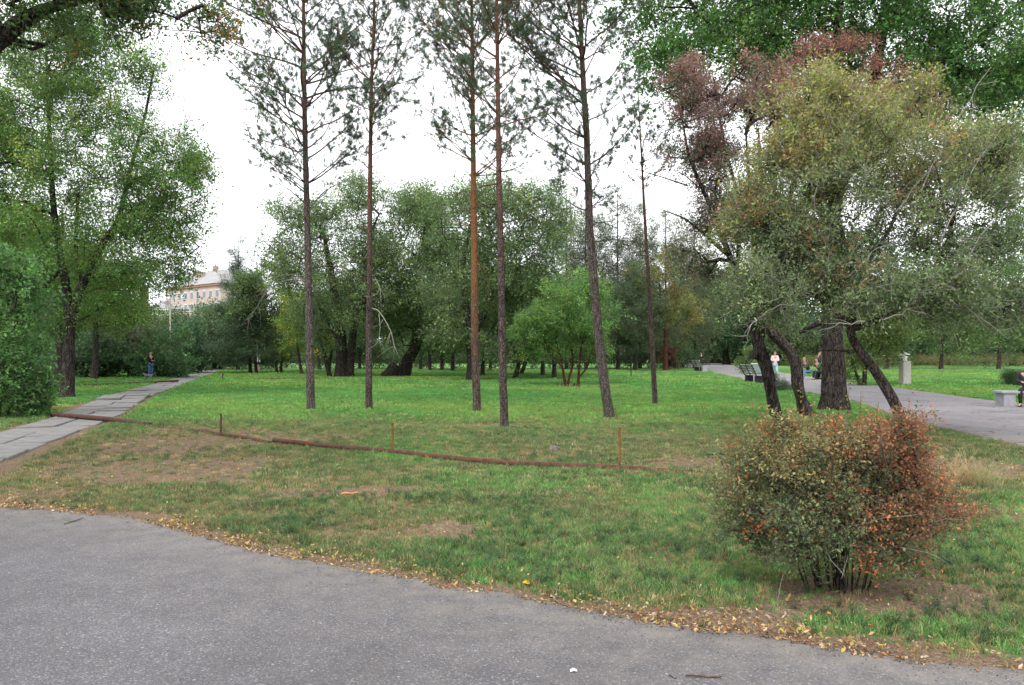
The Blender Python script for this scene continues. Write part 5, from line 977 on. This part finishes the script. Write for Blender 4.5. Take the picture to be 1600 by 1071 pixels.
# ------------------------------------------------------------------ people and a dog (skin-modifier figures)
def skin(name, verts, edges, rad, mat, parent, root=0, sub=1):
    me = bpy.data.meshes.new(name); me.from_pydata([tuple(v) for v in verts], edges, []); o = bpy.data.objects.new(name, me); C.objects.link(o); o.parent = parent
    md = o.modifiers.new('skin', 'SKIN'); md.use_smooth_shade = True
    sv_ = me.skin_vertices[0].data
    for i, rr_ in enumerate(rad): sv_[i].radius = (rr_, rr_) if not hasattr(rr_, '__len__') else rr_
    sv_[root].use_root = True; s2 = o.modifiers.new('sub', 'SUBSURF'); s2.levels = sub; s2.render_levels = sub; me.materials.append(mat); return o
SKINM = plain('skin_tone', (.52, .30, .22), .6, 0)
cols = {}
def clothm(c):
    if c not in cols: cols[c] = plain('cloth_%d' % len(cols), c, .9)
    return cols[c]
def person(pos, rz, label, top, legs, hair, pose='stand', h=1.72, skirt=None, shoes=(.03, .03, .03), lean=0., hands='down'):
    """local frame: faces -y, z up"""
    s = h/1.72; root = thing('person', pos, label, 'person', None, rz); hip = .90; sit = pose == 'sit'
    if sit: hip = .52
    J = {'pelvis': (0, 0, hip), 'waist': (0, -.01-lean*.2, hip+.16), 'chest': (0, -lean*.5, hip+.38), 'neck': (0, -lean*.7-.01, hip+.56), 'head0': (0, -lean*.75-.02, hip+.63), 'head1': (0, -lean*.8-.03, hip+.73), 'head2': (0, -lean*.8-.02, hip+.80)}
    for sg, n in ((-1, 'r'), (1, 'l')):
        J['sh'+n] = (sg*.17, -lean*.6, hip+.50)
        if hands == 'down': J['el'+n] = (sg*.24, .02-lean*.7, hip+.23); J['wr'+n] = (sg*.25, -.06-lean*.9, hip-.01)
        elif hands == 'front': J['el'+n] = (sg*.24, .0-lean*.7, hip+.25); J['wr'+n] = (sg*.10, -.20-lean*.8, hip+.22)
        else: J['el'+n] = (sg*.26, .05-lean*.5, hip+.24); J['wr'+n] = (sg*.15, -.05-lean*.5, hip+.06)
        st_ = {'stand': 0., 'walk': .20*sg, 'sit': 0}[pose]
        J['hp'+n] = (sg*.09, 0, hip-.05)
        if sit: J['kn'+n] = (sg*.11, -.45, hip-.02); J['an'+n] = (sg*.11, -.48-.05*sg, .08); 
        else: J['kn'+n] = (sg*.10, -.03-st_*.8, .49); J['an'+n] = (sg*.10, .02-st_*1.4, .08)
        a_ = J['an'+n]; J['toe'+n] = (a_[0]+sg*.02, a_[1]-.16, .035)
    names = list(J); id_ = {n: i for i, n in enumerate(names)}; V = [tuple(np.array(J[n])*s) for n in names]; E = [('pelvis', 'waist'), ('waist', 'chest'), ('chest', 'neck'), ('neck', 'head0'), ('head0', 'head1'), ('head1', 'head2')]
    for n in 'rl': E += [('chest', 'sh'+n), ('sh'+n, 'el'+n), ('el'+n, 'wr'+n), ('pelvis', 'hp'+n), ('hp'+n, 'kn'+n), ('kn'+n, 'an'+n), ('an'+n, 'toe'+n)]
    rd = {'pelvis': (.13, .10), 'waist': (.115, .085), 'chest': (.14, .10), 'neck': .052, 'head0': .065, 'head1': (.078, .092), 'head2': (.06, .07)}
    for n in 'rl': rd.update({'sh'+n: .058, 'el'+n: .040, 'wr'+n: .028, 'hp'+n: .082, 'kn'+n: .055, 'an'+n: .036, 'toe'+n: .034})
    rad = [tuple(np.array(rd[n])*s) if hasattr(rd[n], '__len__') else rd[n]*s for n in names]; EE = [(id_[a_], id_[b_]) for a_, b_ in E]
    # hands: palm plus five fingers
    for n, sg in (('r', -1), ('l', 1)):
        wv = np.array(J['wr'+n]); fd = unit(wv-np.array(J['el'+n])); sd_ = unit(np.cross(fd, [0, 0, 1]) if abs(fd[2]) < .8 else np.array([0, 1., 0])); pc = wv+fd*.06; i0 = len(V); V.append(tuple(pc*s)); rad.append((.034*s, .016*s)); EE.append((id_['wr'+n], i0))
        for k, (o_, l_) in enumerate(((-.027, .06), (-.009, .075), (.009, .072), (.027, .055))):
            b0_ = pc+sd_*o_+fd*.035; i1 = len(V); V += [tuple(b0_*s), tuple((b0_+fd*l_*.5)*s), tuple((b0_+fd*l_*.9+np.array([-sg*.012, 0, 0]))*s)]; rad += [.009*s, .0085*s, .007*s]; EE += [(i0, i1), (i1, i1+1), (i1+1, i1+2)]
        i1 = len(V); V += [tuple((pc-sd_*.04)*s), tuple((pc-sd_*.055+fd*.035)*s)]; rad += [.010*s, .008*s]; EE += [(i0, i1), (i1, i1+1)]
    skin('body', V, EE, rad, SKINM, root, 0)
    def sub_(name, keys, add, mat, rootk, ends={}):
        ids = {n: i for i, n in enumerate(keys)}; v = [tuple(np.array(ends.get(n, J[n]))*s) for n in keys]; e = [(ids[a_], ids[b_]) for a_, b_ in E if a_ in ids and b_ in ids]
        r__ = [tuple((np.array(rd[n])+add)*s) if hasattr(rd[n], '__len__') else (rd[n]+add)*s for n in keys]; skin(name, v, e, r__, mat, root, ids[rootk])
    sub_('jacket', ['pelvis', 'waist', 'chest', 'shr', 'elr', 'wrr', 'shl', 'ell', 'wrl'], .020, clothm(top), 'waist')
    if skirt:
        m = MB(); m.tube([(0, 0, (hip+.12)*s), (0, 0, (hip-.05)*s), (0, -.01, (hip-.32)*s)], [.125*s, .165*s, .19*s], 12); m.build('skirt', clothm(skirt), root, smooth_=True)
    else: sub_('trousers', ['pelvis', 'hpr', 'knr', 'anr', 'hpl', 'knl', 'anl'], .016, clothm(legs), 'pelvis')
    hd = np.array(J['head1'])*s; m = MB()
    for sg, n in ((-1, 'r'), (1, 'l')):
        a_ = np.array(J['an'+n])*s; t_ = np.array(J['toe'+n])*s; skin('shoe', [a_+[0, .03*s, -.04*s], (a_+t_)/2+[0, 0, -.015*s], t_], [(0, 1), (1, 2)], [.046*s, .048*s, .040*s], clothm(shoes), root)
    # hair: cap over the back and top of the skull
    V2 = []; F2 = []
    nu, nv = 12, 7
    for j in range(nv):
        ph = j/(nv-1)*R(112)
        for i in range(nu):
            th = i/nu*2*math.pi; x_, y_ = math.sin(ph)*math.cos(th), math.sin(ph)*math.sin(th); low = 1 if y_ > -.2 else .55
            z_ = math.cos(ph) if math.cos(ph) > 0 or low == 1 else 0
            if y_ < -.3: z_ = max(z_, .45)
            V2.append((hd[0]+x_*.097*s, hd[1]+.012*s+y_*.108*s, hd[2]+.035*s+z_*.105*s))
    for j in range(nv-1):
        for i in range(nu): F2.append((j*nu+i, j*nu+(i+1) % nu, (j+1)*nu+(i+1) % nu, (j+1)*nu+i))
    mesh_np('hair', np.array(V2), [np.array(F2)], clothm(hair), root, smooth_=True)
    fm_ = MB(); fm_.add([(hd[0]-.013*s, hd[1]-.088*s, hd[2]-.012*s), (hd[0]+.013*s, hd[1]-.088*s, hd[2]-.012*s), (hd[0], hd[1]-.118*s, hd[2]-.008*s), (hd[0], hd[1]-.088*s, hd[2]+.035*s)], [(0, 1, 2), (1, 3, 2), (3, 0, 2)])
    for sg in (-1, 1): fm_.box((hd[0]+sg*.082*s, hd[1], hd[2]+.005*s), (.014*s, .03*s, .05*s))
    fm_.build('face_feature', SKINM, root)['kind'] = 'stuff'
    em = MB()
    for sg in (-1, 1): em.box((hd[0]+sg*.028*s, hd[1]-.088*s, hd[2]+.02*s), (.02*s, .012*s, .009*s))
    em.box((hd[0], hd[1]-.086*s, hd[2]-.04*s), (.035*s, .012*s, .007*s)); em.build('eyes_and_mouth', clothm((.09, .03, .025)), root)['kind'] = 'stuff'
    return root
def g3(px, py): 
    g_ = gp(px, py); return (g_[0], g_[1], .02)
person(g3(235, 591.5), R(70), 'man in black jacket and blue jeans standing by the hedge', (.018, .018, .022), (.07, .13, .27), (.02, .015, .012), 'stand', 1.74, hands='front')
person(g3(317, 573), R(20), 'distant person in pink-brown top and white skirt at the path end', (.35, .2, .18), (.7, .7, .7), (.25, .13, .06), 'stand', 1.6, skirt=(.7, .68, .66))
person(g3(325.5, 573), R(200), 'distant person in light blue shirt and jeans at the path end', (.14, .34, .52), (.10, .2, .36), (.05, .03, .02), 'stand', 1.7, hands='hip')
person(g3(306, 573), R(90), 'distant person in pale pink top beside the shrubs', (.55, .36, .3), (.3, .15, .12), (.3, .16, .08), 'stand', 1.6)
wm = person(g3(1096, 571.5), R(-5), 'woman in black walking on the path with a yellow bag', (.02, .015, .018), (.015, .015, .018), (.3, .12, .06), 'walk', 1.68)
person(g3(1211, 590), R(-10), 'person in white and pink shirt and light jeans standing on the path', (.75, .55, .6), (.32, .45, .55), (.16, .07, .03), 'walk', 1.72, hands='front')
person(g3(1280, 592.5), R(80), 'person in dark grey clothes standing half hidden by the thick trunk', (.035, .042, .055), (.02, .022, .03), (.03, .02, .02), 'stand', 1.78, hands='hip')
gg = np.array(g3(1275, 593)); person((gg[0]-.3, gg[1]+.35, .02), R(-70), 'blond person sitting bent forward on the bench behind the thick trunk', (.05, .05, .05), (.12, .2, .34), (.45, .27, .1), 'sit', 1.68, lean=.45, hands='front')
person((gg[0]+.12, gg[1]-.35, .02), R(-70), 'brown-haired person in dark green top sitting on the bench behind the thick trunk', (.05, .085, .035), (.03, .035, .05), (.14, .06, .03), 'sit', 1.68, lean=.35, hands='front')
person(g3(1067, 574), R(-60), 'person in pale top crouching at the edge of the lawn', (.50, .42, .35), (.06, .06, .04), (.25, .14, .08), 'sit', 1.6, lean=.2, hands='front')
g_ = gp(1067, 574); m = MB(); m.tube([(0, 0, -.05), (0, 0, .2), (.01, 0, .40)], [.24, .21, .2], 10); o = m.build('seat_stump', BARK, None); o.location = (g_[0], g_[1], 0); tag(o, 'low stump under the person in the pale top', 'stump')
cbp = np.array(cb.location); person((cbp[0]+.66, cbp[1]+.02, .02), R(-40), 'person in black sitting on the concrete bench at the right edge', (.03, .03, .035), (.02, .018, .02), (.05, .04, .03), 'sit', 1.7, hands='front')
# yellow bag held by the walking woman
p = np.array(wm.location); m = MB(); m.tube([(0, 0, 0), (0, 0, .06), (0, 0, .25), (0, 0, .36)], [.10, .16, .15, .05], 10); o = m.build('carrier_bag', plain('yellow_plastic', (.68, .55, .10), .5, 0), None, smooth_=True); o.location = (p[0]-.34, p[1]-.05, .42); tag(o, 'yellow carrier bag in the hand of the walking woman', 'bag')
# dog
g_ = gp(232.5, 594.5); dg = thing('dog', (g_[0], g_[1], float(gz(*g_))), 'small grey dog standing at the feet of the man in black jacket', 'dog', None, 0)
V = [(0, 0, .30), (.16, 0, .30), (-.17, 0, .31), (-.26, 0, .38), (-.33, 0, .41), (-.41, 0, .38), (.24, 0, .34), (.33, 0, .42)]; E = [(0, 1), (0, 2), (2, 3), (3, 4), (4, 5), (1, 6), (6, 7)]; rd_ = [.075, .07, .085, .055, .058, .028, .025, .012]
for sy in (-1, 1):
    i = len(V); V += [(-.17, sy*.055, .20), (-.19, sy*.055, .10), (-.18, sy*.055, .02), (-.21, sy*.055, .012)]; E += [(2, i), (i, i+1), (i+1, i+2), (i+2, i+3)]; rd_ += [.032, .020, .016, .017]
    i = len(V); V += [(.15, sy*.055, .20), (.22, sy*.055, .12), (.19, sy*.055, .02), (.16, sy*.055, .012)]; E += [(1, i), (i, i+1), (i+1, i+2), (i+2, i+3)]; rd_ += [.042, .019, .016, .017]
skin('body', V, E, rd_, clothm((.14, .14, .15)), dg); m = MB()
for sy in (-1, 1): m.add([(-.30, sy*.03, .45), (-.34, sy*.045, .455), (-.31, sy*.07, .40), (-.305, sy*.045, .52)], [(0, 1, 3), (1, 2, 3), (2, 0, 3)])
m.build('ear', clothm((.06, .06, .06)), dg)['kind'] = 'stuff'

# ------------------------------------------------------------------ buildings and lamp post
BRICK = mottled('pale_pink_wall', (.40, .32, .285), (.50, .40, .355), .8, .9, 0); REDB = mottled('red_brick', (.27, .13, .09), (.34, .18, .13), 2, .9, 0); ROOFM = mottled('grey_slate_roof', (.22, .21, .215), (.29, .28, .285), .7, .8, 0)
GLASS, t, b, _ = newmat('window_glass'); b.inputs['Base Color'].default_value = (.10, .13, .17, 1); b.inputs['Roughness'].default_value = .15; b.inputs['Specular IOR Level'].default_value = .6
FRM = plain('window_frame_white', (.7, .68, .66), .6, 0)
CHIM = mottled('weathered_chimney', (.26, .2, .18), (.36, .28, .25), 1.5, .9, 0)
def house(name, A, Bp, depth, zt, label, wall, roof, rows, nwin, roofh=2.6, ww=1.3, wh=1.65, dz=2.85, top=2.3, chim=(), cat='building', trim=None):
    A, Bp = np.array(A, float), np.array(Bp, float); d = Bp-A; L = np.linalg.norm(d); ang = math.atan2(d[1], d[0]); root = thing(name, (A[0], A[1], 0), label, cat, None, ang)
    MB().box((L/2, depth/2, zt/2-.5), (L, depth, zt+1)).build('wall', wall, root)
    m = MB(); o_ = .6; m.add([(-o_, -o_, zt+.05), (L+o_, -o_, zt+.05), (L+o_, depth+o_, zt+.05), (-o_, depth+o_, zt+.05), (depth*.45, depth/2, zt+roofh), (L-depth*.45, depth/2, zt+roofh)], [(0, 1, 5, 4), (1, 2, 5), (2, 3, 4, 5), (3, 0, 4), (3, 2, 1, 0)]); rf = m.build('roof', roof, root)
    MB().box((L/2, -.2, zt-.22), (L+.7, .5, .45)).build('cornice', trim or wall, root)
    fm = gm = None
    for r_ in range(rows):
        for k in range(nwin):
            x = L*(k+.5)/nwin; z = zt-top-r_*dz
            if z < 1: continue
            f = MB().box((0, 0, 0), (ww+.16, .12, wh+.16)).build('window', FRM, root) if fm is None else fm.copy()
            if fm is not None: C.objects.link(f); f.parent = root
            f.location = (x, -.04, z)
            if gm is None:
                g_ = MB().box((-ww*.26, -.075, 0), (ww*.46, .03, wh*.94)).box((ww*.26, -.075, 0), (ww*.46, .03, wh*.94)).build('pane', GLASS, f)
            else: g_ = gm.copy(); C.objects.link(g_); g_.parent = f
            if fm is None: fm = f; gm = g_
    for (cx_, cy_, w_, h_) in chim: MB().box((cx_, cy_, zt+roofh*.5+h_/2), (w_, w_*.8, h_+roofh*.6)).build('chimney', CHIM, root); 
    return root
A = at(259, 451, 193); B_ = at(345, 442, 177)
ph = house('pink_house', A[:2], B_[:2], 12, A[2], 'pale pink four-storey house with hipped grey roof and chimneys behind the trees', BRICK, ROOFM, 5, 9, roofh=4.2, chim=((7.2, 4.2, 1.6, .9), (12.6, 6, 1.2, 1.9), (11.2, 3.2, 1.2, .2)), trim=REDB)
MB().tube([(15.3, -.25, 0), (15.3, -.25, A[2]-.3)], .09, 6).build('drainpipe', ROOFM, ph)
for xx in (1.2, 8.2): MB().box((xx+.9, -.35, A[2]-2.4), (.8, .45, .6), ch=.03).build('air_conditioner', WHITE, ph)
g_ = at(225.5, 452, 165); ch = thing('brick_chimney', (g_[0], g_[1], 0), 'tall red brick chimney stack left of the pink house', 'chimney'); MB().box((0, 0, g_[2]/2), (1.25, 1.25, g_[2]+1)).build('stack', REDB, ch); MB().box((0, 0, g_[2]+.35), (1.5, 1.5, .35)).build('cap', BRICK, ch); MB().box((0, 0, g_[2]-4.2), (1.6, 1.6, .3)).build('ledge', WHITE, ch)
house('grey_roofed_house', at(228, 482, 172)[:2], at(262, 480, 172)[:2], 8, at(240, 482, 172)[2], 'low pale house with grey roof between the brick chimney and the pink house', WHITE, ROOFM, 3, 3, roofh=2.2)
house('far_pink_house', at(1035, 470, 165)[:2], at(1125, 462, 158)[:2], 12, at(1080, 452, 160)[2], 'far pale pink house glimpsed through trees above the path', BRICK, ROOFM, 4, 7, roofh=3.)
house('far_orange_house', at(1545, 470, 165)[:2], at(1640, 466, 160)[:2], 12, at(1560, 470, 160)[2], 'far pale building glimpsed at the right edge above the trees', BRICK, ROOFM, 4, 7, roofh=2.5)
g_ = at(266, 552, 62); lp_ = thing('lamp_post', (g_[0], g_[1], 0), 'pale grey street lamp post with curved arm in front of the pink house', 'lamp post'); top = at(266, 468, 62)[2]
MB().tube([(0, 0, 0), (0, 0, top*.6), (0, 0, top)], [.09, .07, .055], 8).build('pole', CONC, lp_); MB().tube([(0, 0, top), (0, 0, top+.45), (-.05, 0, top+.65), (-.2, 0, top+.76), (-.4, 0, top+.78)], .03, 6).build('arm', CONC, lp_); MB().box((-.5, 0, top+.77), (.28, .14, .08), ch=.03).build('lamp_head', WHITE, lp_)
print('OBJECTS', len(bpy.data.objects), 'TRIS', sum(sum(len(p.vertices)-2 for p in ()) for _ in ()) or sum(len(m.loops)-2*len(m.polygons) for m in bpy.data.meshes))
